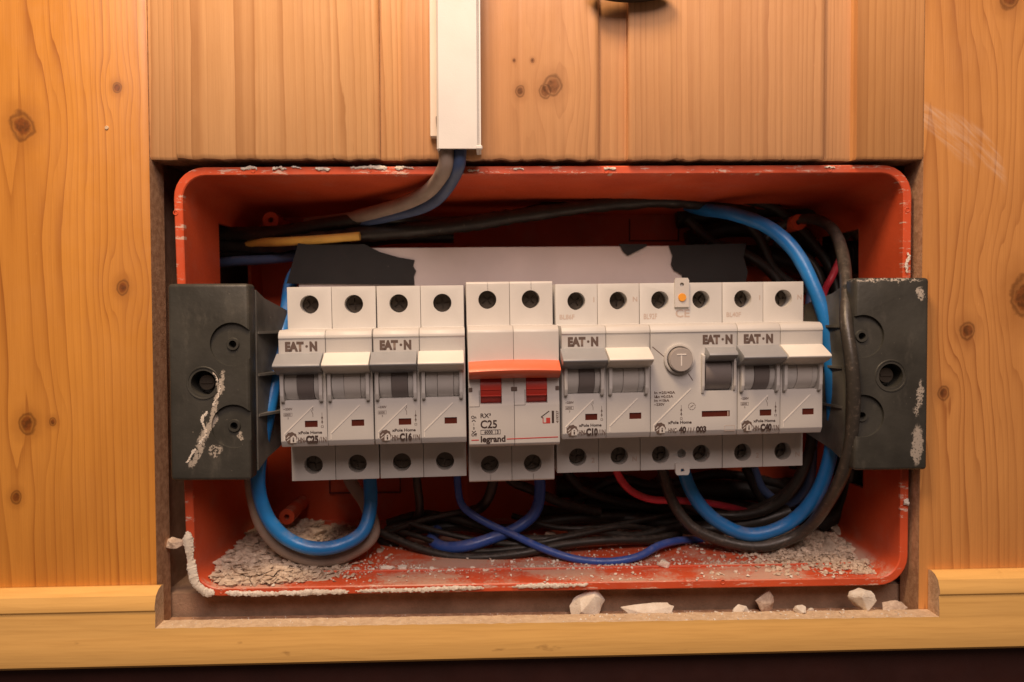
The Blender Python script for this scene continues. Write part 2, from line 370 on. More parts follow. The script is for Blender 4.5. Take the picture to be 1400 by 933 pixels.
def front(px0, px1, g=True, left_ch=True):                # x,y outline of one board's front, then its lower tongue
    x0, x1 = X0(px0), X0(px1); xs = [x0, x0 + .0004, x0 + ch, x1 - ch * 1.2, x1]; ys = [GD, .0004, 0, 0, .0014]
    return xs, ys
LT = (.76, .46, .185); DK = (.40, .165, .045)
def kn(px, py, r): p = P(px, py, 0); return (p.x, p.z, r * mm * 1.3)
mA = wood('pine_board_left', (.78, .345, .060), (.27, .068, .008), 3, x0=X0(-8), freq=430, h0=.028, hk=.02, knots=(kn(30, 172, 3.6), kn(168, 393, 1.8), kn(37, 580, 2.6), kn(72, 577, 1.1), kn(22, 680, 1.6), kn(160, 120, 1.3)), amp=.85, warp=.0030)
mC = wood('pine_board_upper_left', (.83, .47, .21), (.42, .17, .055), 8, x0=X0(335), freq=430, h0=.034, hk=.0, amp=.85, warp=.0045)
mD = wood('pine_board_middle', (.80, .43, .195), (.42, .17, .07), 12, x0=X0(690), freq=460, h0=.035, hk=.01, knots=(kn(711, 125, 1.4), kn(755, 117, 2.7), kn(745, 125, 1.8), kn(728, 83, .6), kn(703, 83, .5)), amp=.62, warp=.005)  # this board and the next: haze painted into paler, pinker base colours
mE = wood('pine_board_upper_right', (.80, .435, .20), (.42, .17, .07), 15, x0=X0(985), freq=620, h0=.030, hk=.0, amp=.72, warp=.0035)
mF = wood('pine_board_right', (.74, .345, .10), (.27, .075, .016), 21, x0=X0(1270), freq=440, h0=.022, hk=.03, knots=(kn(1322, 452, 2.4), kn(1290, 537, 1.9), kn(1405, 405, 5.5), kn(1380, -4, 3.0)), amp=.85, warp=.004,
          scuff=((P(1275, 165, 0).x, P(1275, 165, 0).z, R(-36), .030, .0055), (P(1335, 190, 0).x, P(1335, 190, 0).z, R(-44), .026, .005), (P(1237, 143, 0).x, P(1237, 143, 0).z, R(-12), .016, .0028)))
mF2 = wood('pine_board_right_tongue', (.79, .41, .155), (.36, .13, .04), 27, x0=X0(1180), freq=560, h0=.010, hk=.0, amp=.7, warp=.003)
def tongue(px0, px1): return [X0(px0) - ch * 0, X0(px1)], [GD, GD]
A_sh = [([X0(-90), XL - .0026, XL], [0, 0, .0013], ZS, TOP, 0), ([XL, X0(237)], [GD - .0009, GD - .0009], ZO, TOP, .0002, 2)]
board('board', A_sh, [mA, MT['cut'], mC])
def mid(px0, px1, px2, m):
    xs, ys = front(px0, px1); t = tongue(px1, px2)
    board('board', [(xs, ys, ZO, TOP, .0007), (t[0], t[1], ZO, TOP, .0003)], [m, MT['cut']])
mid(237, 518, 548, mC); mid(548, 820, 858, mD); mid(858, 1130, 1168, mE)
board('board', [([X0(1168), X0(1168) + ch, XR - .0001], [GD, 0, 0], ZO, TOP, .0002, 2), ([XR + .0001, X0(1480)], [0, 0], ZS, TOP, 0)], [mF, MT['cut'], mF2])
# lower boards behind the skirting under the cut-out
bm = bmesh.new(); box(bm, XL + .0003, XR - .0003, .0003, .014, ZS, ZL - .0015, s=1)
obj('board', bm, MT['cut'], panel)
# nails and hole in the left board
p = P(146, 175, 0); bm = bmesh.new(); cyl(bm, (p.x / mm, -.1, p.z / mm), .9, .5, seg=12, r2=.7); obj('nail_head', bm, MT['cut_pale'], panel)

# masonry behind, with the hole that takes the box
struct_m = []
bm = bmesh.new(); box(bm, -.30, .34, .0165, .16, -.22, TOP, s=1)
TL = P(236, 229, .004); TR = P(1247, 225.5, .004); BR = P(1241, 800, .006); BL = P(257, 816, .006)
cut = bmesh.new(); box(cut, TL.x - .012, TR.x + .006, -.02, .130, BL.z - .0025, TL.z + .006, s=1)
bm = boolean(bm, cut)
for v in bm.verts: pass
o = obj('masonry_wall', bm, MT['masonry'], sm=False); struct(o)
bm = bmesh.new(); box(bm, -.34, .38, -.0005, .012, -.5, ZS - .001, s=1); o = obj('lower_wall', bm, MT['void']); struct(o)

# skirting trim with the sawn notch
tl = P(-60, 807, -.002); tr = P(1460, 777, -.002)
mS = wood('pine_skirting', (.80, .50, .17), (.50, .24, .06), 33, x0=0, freq=200, amp=.0, warp=.004)
def skirt_mat():
    n = NT('pine_skirting_varnish'); X, Y, Z = n.xyz()
    u = n.M('ADD', Z, n.M('MULTIPLY', n.M('SUBTRACT', n.noise(sc=(9, 1, 30), scale=1, detail=3), .5), .012))
    fr = n.M('FRACT', n.M('MULTIPLY', u, 210)); late = n.M('MULTIPLY', n.M('POWER', fr, 2.5), n.ramp(fr, .9, 1, 1, 0))
    col = n.mix(n.M('MULTIPLY', late, .16), (.90, .54, .17), (.50, .24, .055))
    k = n.ramp(n.noise(sc=(55, 1, 140), scale=1, detail=4, off=(2.2, 0, 5)), .66, .74)
    col = n.mix(n.M('MULTIPLY', k, .5), col, (.22, .09, .03))
    col = n.mix(n.M('MULTIPLY', n.ramp(n.noise(sc=(40, 1, 900), scale=1, detail=3), .4, .75), .18), col, (.42, .20, .05))
    n.bump(n.noise(sc=(60, 1, 900), scale=1, detail=3), .0001, .5)
    return n.out(col, n.ramp(n.noise(scale=60, detail=4), .3, .7, .3, .45), spec=.45, coat=.25, coat_r=.22)
prof = [(0, 0), (-2, .4), (-4.6, -.3), (-6.8, -2.0), (-7.6, -4.2), (-8.2, -6.2), (-8.2, -7.4), (-7.5, -8.3), (-7.6, -9.6), (-7.9, -13), (-8.1, -18.6), (-8.5, -20.5), (-8.7, -26), (-8.3, -29.2), (-6.8, -30.6), (-.0, -30.6)]
bm = bmesh.new(); prism(bm, prof, 0, (tr.x - tl.x) / mm)
sl = math.atan2(tr.z - tl.z, tr.x - tl.x)
MS = Matrix.Translation((tl.x, -.0003, tl.z)) @ Matrix.Rotation(-sl, 4, 'Y')
bmesh.ops.transform(bm, matrix=MS, verts=bm.verts)
nl = P(212, 830, -.008).x; nr = P(1284, 820, -.008).x
cut = bmesh.new(); zl1 = P(212, 862, -.010).z; zr1 = P(1284, 846, -.010).z
NX = 90; va = []
for i in range(NX + 1):
    x = nl + (nr - nl) * i / NX; z = zl1 + (zr1 - zl1) * i / NX + mnoise.noise(Vector((x * 260, 0, 0))) * .00035
    va.append([cut.verts.new((x, -.03, z)), cut.verts.new((x, .02, z + mnoise.noise(Vector((x * 240, 9, 0))) * .0002)), cut.verts.new((x, .02, 0)), cut.verts.new((x, -.03, 0))])
for a, b in zip(va, va[1:]):
    for k in range(4): cut.faces.new((a[k], b[k], b[(k + 1) % 4], a[(k + 1) % 4]))
cut.faces.new(va[0]); cut.faces.new(va[-1][::-1])
bm = boolean(bm, cut); bm.faces.ensure_lookup_table()
bmesh.ops.recalc_face_normals(bm, faces=bm.faces)
for f in bm.faces:
    c = f.calc_center_median()
    if f.normal.z > .9 and nl - .001 < c.x < nr + .001 and abs(c.z - (zl1 + (zr1 - zl1) * (c.x - nl) / (nr - nl))) < .0012: f.material_index = 1
    if abs(f.normal.x) > .9 and (abs(c.x - nl) < .001 or abs(c.x - nr) < .001): f.material_index = 2
sk = obj('skirting_trim', bm, [skirt_mat(), MT['cut_pale'], MT['cut_end']], norm=False, ang=25)
tag(sk, 'varnished pine skirting moulding with a long sawn notch below the orange box', 'skirting')

# ------------------------------------------------------------------ orange flush box
def quadloop(inset, y, rad, n=7, shrink=0.0):
    c = [Vector((TL.x, 0, TL.z)), Vector((TR.x, 0, TR.z)), Vector((BR.x, 0, BR.z)), Vector((BL.x, 0, BL.z))]   # clockwise from top left
    out = []
    ins = []
    for i in range(4):
        p, a, b = c[i], c[i - 1], c[(i + 1) % 4]; d1 = (a - p).normalized(); d2 = (b - p).normalized()
        ins.append(p + (d1 + d2) * inset)
    for i in range(4):
        p, a, b = ins[i], ins[i - 1], ins[(i + 1) % 4]; d1 = (a - p).normalized(); d2 = (b - p).normalized(); cc = p + (d1 + d2) * rad
        for k in range(n + 1):
            t = pi / 2 * k / n; q = cc - d2 * rad * cos(t) - d1 * rad * sin(t); out.append((q.x, y + .002 * ((TL.z - q.z) / .18), q.z))
    # order: first point of each corner lies on side towards previous corner
    return out
def loft(bm, loops, cap_last=True, close=False):
    L = [[bm.verts.new(p) for p in l] for l in loops]; n = len(L[0])
    for a, b in zip(L, L[1:]):
        for k in range(n): bm.faces.new((a[k], a[(k + 1) % n], b[(k + 1) % n], b[k]))
    if cap_last: bm.faces.new(L[-1])
    return L
Y0 = .004; DB = .084
bx = thing('flush_mounting_box', 'deep orange red plastic wall box with rounded rim holding the breakers, dusty inside', 'electrical box', loc=(0, 0, 0))
bm = bmesh.new()
loops = [quadloop(.0075, Y0 + DB + .002, .009), quadloop(.0003, Y0 + .001, .0125), quadloop(0, Y0 + .0003, .0125), quadloop(.0004, Y0, .0122), quadloop(.0030, Y0, .0100), quadloop(.0034, Y0 + .0004, .0097),
         quadloop(.0044, Y0 + .018, .009), quadloop(.0085, Y0 + DB, .006)]
L = loft(bm, loops, True); bm.faces.new(L[0][::-1])
cut = bmesh.new(); dd = Y0
z1 = P(283, 305, dd + .034).z
box(cut, TL.x - .004, TL.x + .012, dd + .034, dd + .070, .012, z1, s=1); box(cut, TR.x - .012, TR.x + .004, dd + .034, dd + .070, -.004, z1 - .003, s=1)
box(cut, TR.x - .016, TR.x + .004, dd + .030, dd + .060, -.078, -.058, s=1)
bm = boolean(bm, cut)
obj('box_shell', bm, MT['orange'], bx, ang=28)
# knockout outlines, ribs, bosses, rim dimples
def U(px0, px1, py0, py1, y, closed=False):
    bm = bmesh.new(); a = P(px0, py0, y); b = P(px1, py1, y); t = .0005
    for (x0, x1, z0, z1) in ((a.x, a.x + t, b.z, a.z), (b.x - t, b.x, b.z, a.z), (a.x + t, b.x - t, b.z, b.z + t)):
        box(bm, x0, x1, y - .0006, y + .0005, z0, z1, s=1)
    return bm
MT['seam'] = plastic('moulded_seam', (.10, .02, .012), .6)
obj('knockout_outline', U(450, 548, 650, 674, Y0 + DB), MT['seam'], bx); obj('knockout_outline', U(860, 928, 300, 330, Y0 + DB), MT['seam'], bx)
for (x, y, dep) in ((392, 707, .055), (370, 301, .050), (1092, 304, .050), (1160, 690, .055)):
    p = P(x, y, Y0 + dep); bm = bmesh.new(); yb = Y0 + DB; hh = (yb - p.y) / mm
    cyl(bm, (p.x / mm, (p.y + yb) / 2 / mm, p.z / mm), 3.4, hh, r2=3.8, seg=24); cut = bmesh.new(); cyl(cut, (p.x / mm, p.y / mm, p.z / mm), 1.3, 14, seg=16)
    bm = boolean(bm, cut); obj('screw_boss', bm, MT['orange'], bx)
def ring(c, r, r2, y, n=14):
    bm = bmesh.new(); pts = [Vector((c.x + r * cos(a), y, c.z + r * sin(a))) for a in [2 * pi * k / n for k in range(n + 1)]]
    tube_bm(bm, pts, r2, 6, smooth=False, cap=False); return bm
dim_me = None
for (x, y) in ((346, 233), (505, 232.5), (665, 233.5), (829, 234), (980, 233), (1134, 232), (240, 291), (1241, 287), (1236, 696), (300, 811), (990, 798)):
    p = P(x, y, Y0)
    o = obj('rim_dimple', ring(p, .0009, .00022, Y0 + .002 * ((TL.z - p.z) / .18)), MT['orange'], bx)
bm = bmesh.new(); tube_bm(bm, [(BL.x + .0095, Y0 + .0165, BL.z + .0046), (BR.x - .0095, Y0 + .0165, BR.z + .0046)], .0006, 8, smooth=False); obj('moulded_ridge', bm, MT['orange'], bx)
floor_z = BL.z + .0075
def floor_at(x, y): 
    t = (x - BL.x) / (BR.x - BL.x); e = BL.z + (BR.z - BL.z) * t
    return e + (.0035 + max(0, y - Y0) / .018 * .0010 if y < Y0 + .018 else .0045 + (y - Y0 - .018) / (DB - .018) * .0041)

# ------------------------------------------------------------------ white trunking on the boards
tk = thing('cable_trunking', 'white plastic cable trunking running down the boards to just above the orange box', 'trunking')
a = P(597, 203, -.012); b = P(655, 203, -.012); zt = TOP
bm = bmesh.new(); x0, x1 = a.x, b.x; t = .0011
pts = [(x0, -.0005), (x0, -.0108), (x0 + .0008, -.0118), (x1 - .0008, -.0118), (x1, -.0108), (x1, -.0005), (x1 - t, -.0005), (x1 - t, -.0107), (x0 + t, -.0107), (x0 + t, -.0005)]
lo = [bm.verts.new((x, y, a.z)) for x, y in pts]; hi = [bm.verts.new((x, y, zt)) for x, y in pts]
bm.faces.new(lo); bm.faces.new(hi[::-1])
for i in range(len(pts)): bm.faces.new((lo[i], lo[(i + 1) % len(pts)], hi[(i + 1) % len(pts)], hi[i]))
obj('cover', bm, MT['trunk'], tk)
bm = bmesh.new(); box(bm, x1 + .0001, x1 + .0007, -.0112, -.0004, a.z + .0002, zt, s=1); box(bm, x1 - .0012, x1 + .0013, -.0121, -.0106, a.z - .0003, a.z + .0012, .0003, 1, 1); obj('cover_lip', bm, MT['trunk'], tk)
q = P(588, 187, -.004); bm = bmesh.new(); box(bm, q.x, x0 - .0002, -.0040, -.0001, q.z, zt, .0003, 1, 1); box(bm, x0 + .0013, x1 - .0013, -.0011, -.0001, q.z, zt, s=1)
obj('base_channel', bm, MT['trunk_b'], tk)
# dark knob added for an unidentified blur, also shading the boards below
p = P(862, -15, -.006); bm = bmesh.new(); bmesh.ops.create_uvsphere(bm, u_segments=32, v_segments=16, radius=1, matrix=Matrix.Translation((p.x, -.005, p.z)) @ Matrix.Diagonal((.017, .005, .0045, 1)))
kb = thing('dark_blob', 'added stand-in for an unidentified dark shape at the top edge above the middle boards', 'blob')
obj('blob_cap', bm, MT['tape'], kb); bm = bmesh.new(); cyl(bm, (p.x / mm, -3, (p.z + .007) / mm), 4, 5, seg=24); obj('blob_stem', bm, MT['tape'], kb)

# ------------------------------------------------------------------ rail and its end brackets
RO = P(748, 519, .003)
RM = Matrix.Translation(RO) @ Matrix.Rotation(R(3.0), 4, 'Z') @ Matrix.Rotation(R(1.0), 4, 'X') @ Matrix.Rotation(R(-.6), 4, 'Y')
RMi = RM.inverted()
def L_at(px, py, ly=0.0):                                  # photo pixel -> rail frame, on the local plane y = ly (mm); returns mm
    d = RMi.to_3x3() @ (CR @ Vector(((px - 700) / F, -(py - 466.5) / F, -1.0))); c = RMi @ CAM
    k = (ly * mm - c.y) / d.y; return (c + d * k) / mm
rl = thing('mounting_rail', 'long pale mounting rail behind the row of breakers, taped black at both ends', 'rail', RM)
ra = L_at(408, 338, 46); rb = L_at(1105, 338, 46)
bm = bmesh.new(); box(bm, ra.x, L_at(1004, 338, 46).x, 44.3, 46, 18, L_at(700, 338, 45).z, .3, 1); obj('rail_plate', bm, MT['rail'], rl)
bm = bmesh.new(); box(bm, ra.x - 38, rb.x + 40, 46.2, 50, -16, 16, .3, 1); obj('support_bar', bm, MT['tape'], rl)
def tape(pts, y):
    bm = bmesh.new(); pl = [L_at(x, z, y) for x, z in pts]; flat(bm, [(p.x, p.z) for p in pl], y, .5); return bm
tag(obj('tape_piece', tape([(392, 388), (408, 333), (440, 334), (498, 334), (520, 345), (545, 352), (567, 356), (565, 364), (569, 371), (566, 378), (567, 390)], 43.8), MT['tape'], rl), 'wide torn black tape left of the pale rail', None)
tag(obj('tape_piece', tape([(914, 336), (919, 350), (917, 362), (921, 370), (932, 376), (936, 392), (1018, 392), (1022, 372), (1016, 352), (1020, 333)], 43.8), MT['tape'], rl), 'wide black tape over the right end of the rail', None)
tag(obj('tape_piece', tape([(846, 334), (852, 345), (858, 350), (868, 345), (884, 337), (884, 334)], 43.8), MT['tape'], rl), 'small hanging triangle of black tape', None)

def bracket(px0, py0, px1, py1, side, label, discs, ringc, mat, yf=-.007):
    a = P(px0, py0, yf); b = P(px1, py1, yf); t = thing('rail_bracket', label, 'rail bracket', loc=(a.x if side < 0 else b.x, .03, b.z), group='black brackets carrying the rail')
    o0 = Vector(t.location); W2 = lambda v: (v - o0) / mm
    A = W2(a); B = W2(b); x0, x1, z0, z1 = A.x, B.x, B.z, A.z; yF = (yf - o0.y) / mm
    bm = bmesh.new(); box(bm, x0, x1, yF, yF + 9, z0, z1, 1.5, 3)
    cut = bmesh.new()
    dl = [W2(P(x, y, yf)) for x, y in discs]; rc = W2(P(*ringc, yf))
    for d in dl:
        cyl(cut, (d.x, yF + .2, d.z), 8.6, 2.4, seg=40); 
    bm = boolean(bm, cut); cut = bmesh.new()
    for d in dl: cyl(cut, (d.x, yF + 2, d.z), 1.5, 6, seg=16)
    cyl(cut, (rc.x, yF + 2, rc.z), 4.9, 12, seg=36)
    bm = boolean(bm, cut)
    obj('front_plate', bm, mat, t, ang=30)
    for d in dl:
        bm = bmesh.new(); cyl(bm, (d.x, yF + 1.1, d.z), 2.7, .8, seg=24, r2=2.3); cut = bmesh.new(); cyl(cut, (d.x, yF + 1, d.z), 1.5, 4, seg=16); bm = boolean(bm, cut)
        obj('screw_collar', bm, mat, t)
    bm = ring(Vector((rc.x, 0, rc.z)) * mm, .0062, .00045, yF * mm + .0001, 32); obj('raised_ring', bm, mat, t)
    bm = bmesh.new(); cyl(bm, (rc.x, yF + 5, rc.z), 3.4, 2.5, seg=20, r2=3.0); box(bm, rc.x - 2.4, rc.x + 2.4, yF + 3.3, yF + 3.9, rc.z - .4, rc.z + .4); obj('screw', bm, MT['screw'], t)
    # rear part that reaches into the box
    bm = bmesh.new()
    if side < 0: pr = [(x1 - 1.2, x1 + 0, x0 + 12)]; xe = x1 + .2; xi = x0 + 14
    else: xe = x0 - .2; xi = x1 - 14
    lo_, hi_ = min(xe, xi), max(xe, xi); yb = yF + 9.02
    v = []
    for (yy, iz, ix) in ((yb, 2.2, 0), (yb + 9, 5.5, .8), (yb + 32, 10, 3.5)):
        xa, xb = (lo_, hi_ + ix) if side < 0 else (lo_ - ix, hi_)
        v.append([bm.verts.new(c) for c in ((xa * mm, yy * mm, (z0 + iz) * mm), (xb * mm, yy * mm, (z0 + iz) * mm), (xb * mm, yy * mm, (z1 - iz) * mm), (xa * mm, yy * mm, (z1 - iz) * mm))])
    for p_, q_ in zip(v, v[1:]):
        for k in range(4): bm.faces.new((p_[k], p_[(k + 1) % 4], q_[(k + 1) % 4], q_[k]))
    bm.faces.new(v[0]); bm.faces.new(v[-1][::-1]); obj('rear_arm', bm, MT['arm'], t, ang=20)
    for zz in (z1 - 20, z0 + 40.5, z0 + 24):
        bm = bmesh.new(); s_ = -side
        fl_ = 9 if side < 0 else 4
        pts = [(xe + s_ * -.5, yb + 1), (xe + s_ * .5, yb + 1), (xe + s_ * fl_, yb + 20), (xe + s_ * fl_, yb + 30), (xe, yb + 30)]
        va_ = [bm.verts.new((x * mm, y * mm, zz * mm)) for x, y in pts]; vb_ = [bm.verts.new((x * mm, y * mm, (zz + 1.0) * mm)) for x, y in pts]
        bm.faces.new(va_); bm.faces.new(vb_[::-1])
        for k in range(5): bm.faces.new((va_[k], va_[(k + 1) % 5], vb_[(k + 1) % 5], vb_[k]))
        obj('fin', bm, MT['arm'], t)
    return t
def stl(px, py, ang, ln, wd, dens, o0, yf=-.007):
    p = P(px, py, yf) - o0; return (p.x, p.z, R(ang), ln, wd, dens)
oL = P(228, 657, -.007); oR = P(1268, 643, -.007)
mbl = bracket_mat('black_bracket_left', [stl(288, 555, 72, .0065, .0011, .42, Vector((oL.x, 0, oL.z))), stl(297, 525, 80, .006, .0012, .42, Vector((oL.x, 0, oL.z))), stl(277, 590, 62, .008, .0016, .40, Vector((oL.x, 0, oL.z))), stl(264, 622, 62, .006, .0013, .43, Vector((oL.x, 0, oL.z))), stl(290, 615, 20, .003, .0022, .52, Vector((oL.x, 0, oL.z))), stl(323, 596, 90, .002, .001, .45, Vector((oL.x, 0, oL.z)))])
mbr = bracket_mat('black_bracket_right', [stl(1254, 609, 88, .0085, .0024, .40, Vector((oR.x, 0, oR.z))), stl(1256, 545, 82, .008, .0012, .47, Vector((oR.x, 0, oR.z))), stl(1259, 402, 90, .003, .0016, .46, Vector((oR.x, 0, oR.z))), stl(1215, 383, 0, .014, .0006, .5, Vector((oR.x, 0, oR.z)))])
for nme in (): pass
bracket(228, 388, 343, 657, -1, 'black plastic rail bracket left of the breakers with white plaster drips below its screw hole', [(317, 471), (319, 583)], (278, 524), mbl)
bracket(1170, 380, 1268, 643, 1, 'black rail bracket right of the breakers with white paint on its outer edge', [(1180, 460), (1180, 569)], (1218, 514), mbr)

# ------------------------------------------------------------------ breakers
FY = -17.0
def hole_pair(cut, xs, r=3.7, zt=32.2, zb=-32.6):
    for x in xs:
        cyl(cut, (x, 4, zt), r, 16, seg=32); cyl(cut, (x, 4, zb), r, 16, seg=32)
def pole_mesh(w, holes, slot=None, wins=(), top=39, bot=-39, prof=None, extra=None):
    bm = bmesh.new()
    pr = prof or [(44, top), (0, top), (0, 22.3), (-14.2, 22.3), (-15.9, 21.6), (-16.8, 20.2), (FY, 19.2), (-16.6, 18.9), (-16.6, -19.9), (-16.2, -20.6), (-15.4, -22.2), (0, -22.6), (0, bot), (44, bot)]
    prism(bm, pr, .07, w - .07, bev=.22, seg=2)
    cut = bmesh.new(); hole_pair(cut, holes, zt=top - 7.0, zb=bot + 6.4)
    if slot:
        for (a, b, z0, z1, dep) in slot: box(cut, a, b, FY - 2, FY + dep, z0, z1)
    for (a, b, z0, z1) in wins: box(cut, a, b, FY - 2, FY + 1.0, z0, z1)
    if extra: extra(cut)
    bm = boolean(bm, cut); bmesh.ops.recalc_face_normals(bm, faces=bm.faces)
    me = bpy.data.meshes.new('housing'); bm.to_mesh(me); bm.free(); me.materials.append(MT['white']); me.shade_smooth(); me.set_sharp_from_angle(angle=R(28)); return me
def mk(bm, name, mat, ang=32):
    bmesh.ops.recalc_face_normals(bm, faces=bm.faces); me = bpy.data.meshes.new(name); bm.to_mesh(me); bm.free()
    me.materials.append(mat); me.shade_smooth(); me.set_sharp_from_angle(angle=R(ang)); return me
def shift(me, x=0, y=0, z=0): m = me.copy(); m.transform(Matrix.Translation((x * mm, y * mm, z * mm))); return m
FYF = -16.6
PW = 17.5
# toggle drum: three bands on one axis
def drum(a, b, mat, r=7.2, cy=-10.2, cz=2.0):
    bm = bmesh.new(); cyl(bm, ((a + b) / 2, cy, cz), r, b - a, axis='X', seg=48); bmesh.ops.bevel(bm, geom=[e for e in bm.edges if abs((e.verts[0].co - e.verts[1].co).x) < 1e-7], offset=.15 * mm, segments=1, affect='EDGES'); return mk(bm, 'd', mat, 25)
def lever(a, b, mat):
    bm = bmesh.new(); prism(bm, [(-16.4, 13.6), (-17.5, 13.5), (-24.6, 10.1), (-25.2, 9.4), (-24.9, 8.8), (-23.0, 7.6), (-17.2, 5.4), (-15.5, 8.5)], a, b, bev=.28, seg=2); return mk(bm, 'l', mat)
def guard(a, b):
    bm = bmesh.new(); prism(bm, [(-16, 9.2), (-18.4, 8.4), (-19.2, 6.5), (-19.0, -2.2), (-18.2, -4.6), (-16, -5.6)], a, b, bev=.18, seg=2); return mk(bm, 'g', MT['white'])
def screw_me():
    bm = bmesh.new(); cyl(bm, (0, 5.2, 0), 3.45, 2.4, seg=28); cut = bmesh.new(); box(cut, -2.5, 2.5, 3, 4.9, -.38, .38); box(cut, -.38, .38, 3, 4.9, -2.5, 2.5); cyl(cut, (0, 4, 0), .9, 1.6, seg=12)
    bm = boolean(bm, cut); return mk(bm, 's', MT['screw'])
SCR = screw_me()
def screws(t, xs, zt, zb):
    for x in xs:
        for z in (zt, zb):
            o = meshobj('terminal_screw', SCR, None, t); o.location = (x * mm, .0012, z * mm); o.rotation_euler = (0, random.Random(int(x * 7 + z + 999)).uniform(0, 1.5), 0)
def eaton_logo(t, x, z, w=11.4, h=2.8, mat=None):
    m_ = mat or MT['ink_light']; u = w / 11.4
    text('EAT', x, FYF, z, h, m_, t, 'brand_lettering', .055, width=6.5 * u)
    text('N', x + 8.5 * u, FYF, z, h, m_, t, 'brand_lettering', .055, width=2.7 * u)
    bm = bmesh.new(); n = 12; flat(bm, [(x + 7.5 * u + .5 * cos(2 * pi * k / n), z + h * .5 + .5 * sin(2 * pi * k / n)) for k in range(n)], FYF, .06)
    obj('brand_dot', bm, m_, t)
def rect_outline(bm, x0, x1, z0, z1, t=.14, y=FYF):
    for (a, b, c, d) in ((x0, x1, z1 - t, z1), (x0, x1, z0, z0 + t), (x0, x0 + t, z0 + t, z1 - t), (x1 - t, x1, z0 + t, z1 - t)):
        flat(bm, [(a, c), (b, c), (b, d), (a, d)], y, .05)
def strip(bm, x0, z0, x1, z1, w=.25, y=FYF, th=.05):
    d = Vector((x1 - x0, z1 - z0)); n = Vector((-d.y, d.x)).normalized() * w / 2
    flat(bm, [(x0 + n.x, z0 + n.y), (x0 - n.x, z0 - n.y), (x1 - n.x, z1 - n.y), (x1 + n.x, z1 + n.y)], y, th)
def badge(t, x, z):
    bm = bmesh.new(); n = 9
    pts = []
    for k in range(18): rr = 2.35 if k % 2 == 0 else 2.1; pts.append((x + rr * cos(2 * pi * k / 18), z + rr * sin(2 * pi * k / 18)))
    flat(bm, pts, FYF, .04); obj('badge', bm, MT['ink_light'], t)
    bm = bmesh.new(); flat(bm, [(x - .3, z - 1.9), (x + 1.9, z - 1.9), (x + 1.9, z + .1), (x + .9, z + 1.0), (x - .3, z + .1)], FYF, .07)
    strip(bm, x - 1.7, z - .2, x - .7, z + .8, .3, th=.07); strip(bm, x - 1.5, z - 1.1, x - .6, z - .3, .3, th=.07); obj('badge_house', bm, MT['white2'], t)
    bm = bmesh.new(); strip(bm, x + .8, z - 1.6, x + .8, z - .5, .55, th=.09); strip(bm, x + .8, z - .3, x + .8, z + .15, .5, th=.09); obj('badge_letter', bm, MT['ink'], t)
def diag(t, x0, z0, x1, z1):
    bm = bmesh.new(); strip(bm, x0, z0, x1, z1, .42, th=.16); strip(bm, x0, z0, x0, z0 - 2.4, .25, th=.1); obj('moulded_crease', bm, MT['paint_hi'], t)
def smallprint(t, x, z):
    text('~230V', x, FYF, z, .85, MT['ink_light'], t, 'small_print', .01)
    text('6000', x + .3, FYF, z - 2.1, .8, MT['ink_light'], t, 'small_print')
    text('3', x + 1.4, FYF, z - 3.4, .7, MT['ink_light'], t, 'small_print')
    bm = bmesh.new(); rect_outline(bm, x, x + 3.2, z - 2.35, z - 1.05, .1); obj('print_frame', bm, MT['ink_light'], t)
def swsym(t, x, z):
    bm = bmesh.new(); strip(bm, x, z, x, z - 1.2, .16); strip(bm, x - .6, z - 1.0, x, z - 2.4, .16); strip(bm, x, z - 2.4, x, z - 3.6, .16); obj('switch_symbol', bm, MT['ink_light'], t)
def arrows(t, x, z):
    bm = bmesh.new(); strip(bm, x, z, x, z - 1.6, .14)
    for k in (1.9, 3.5): flat(bm, [(x, z - k + .7), (x + .42, z - k - .3), (x - .42, z - k - .3)], FYF, .05)
    strip(bm, x, z - 2.0, x, z - 4.4, .2); strip(bm, x - .4, z - 5.0, x + .4, z - 5.0, .14); strip(bm, x - .4, z - 5.7, x + .4, z - 5.7, .14); strip(bm, x - .4, z - 5.0, x - .4, z - 5.7, .14); strip(bm, x + .4, z - 5.0, x + .4, z - 5.7, .14)
    obj('arrow_symbol', bm, MT['ink_light'], t)
SLOT = [(2.0, PW - 2.4, -4.4, 9.0, 6.5)]; WIN = [(9.1, 13.9, -14.7, -12.2)]
pole_me = pole_mesh(PW, [PW / 2], SLOT, WIN)
gd = guard(.7, 2.0); gd2 = guard(PW - 2.5, PW - 1.2)
dflL = drum(2.1, 6.6, MT['white']); dflR = drum(12.9, PW - 2.5, MT['white'])
dcG = drum(6.7, 12.8, MT['drum_grey'], 7.4); dcW = drum(6.7, 12.8, MT['white2'], 7.4)
dflL2 = drum(2.1, 7.0, MT['white']); 
levG = lever(-.55, PW - .9, MT['lever_grey']); levW = lever(-.35, PW - .6, MT['lever_white'])
ind_bm = bmesh.new(); box(ind_bm, 9.05, 13.95, -16.25, -15.8, -14.75, -12.15); ind_me = mk(ind_bm, 'i', MT['ind'])
def strs(t, x):
    for (me, nm) in ((gd, 'lever_guard'), (gd2, 'lever_guard'), (dflL, 'drum_side'), (dflR, 'drum_side')):
        o = meshobj(nm, me, None, t); o.location.x = x * mm
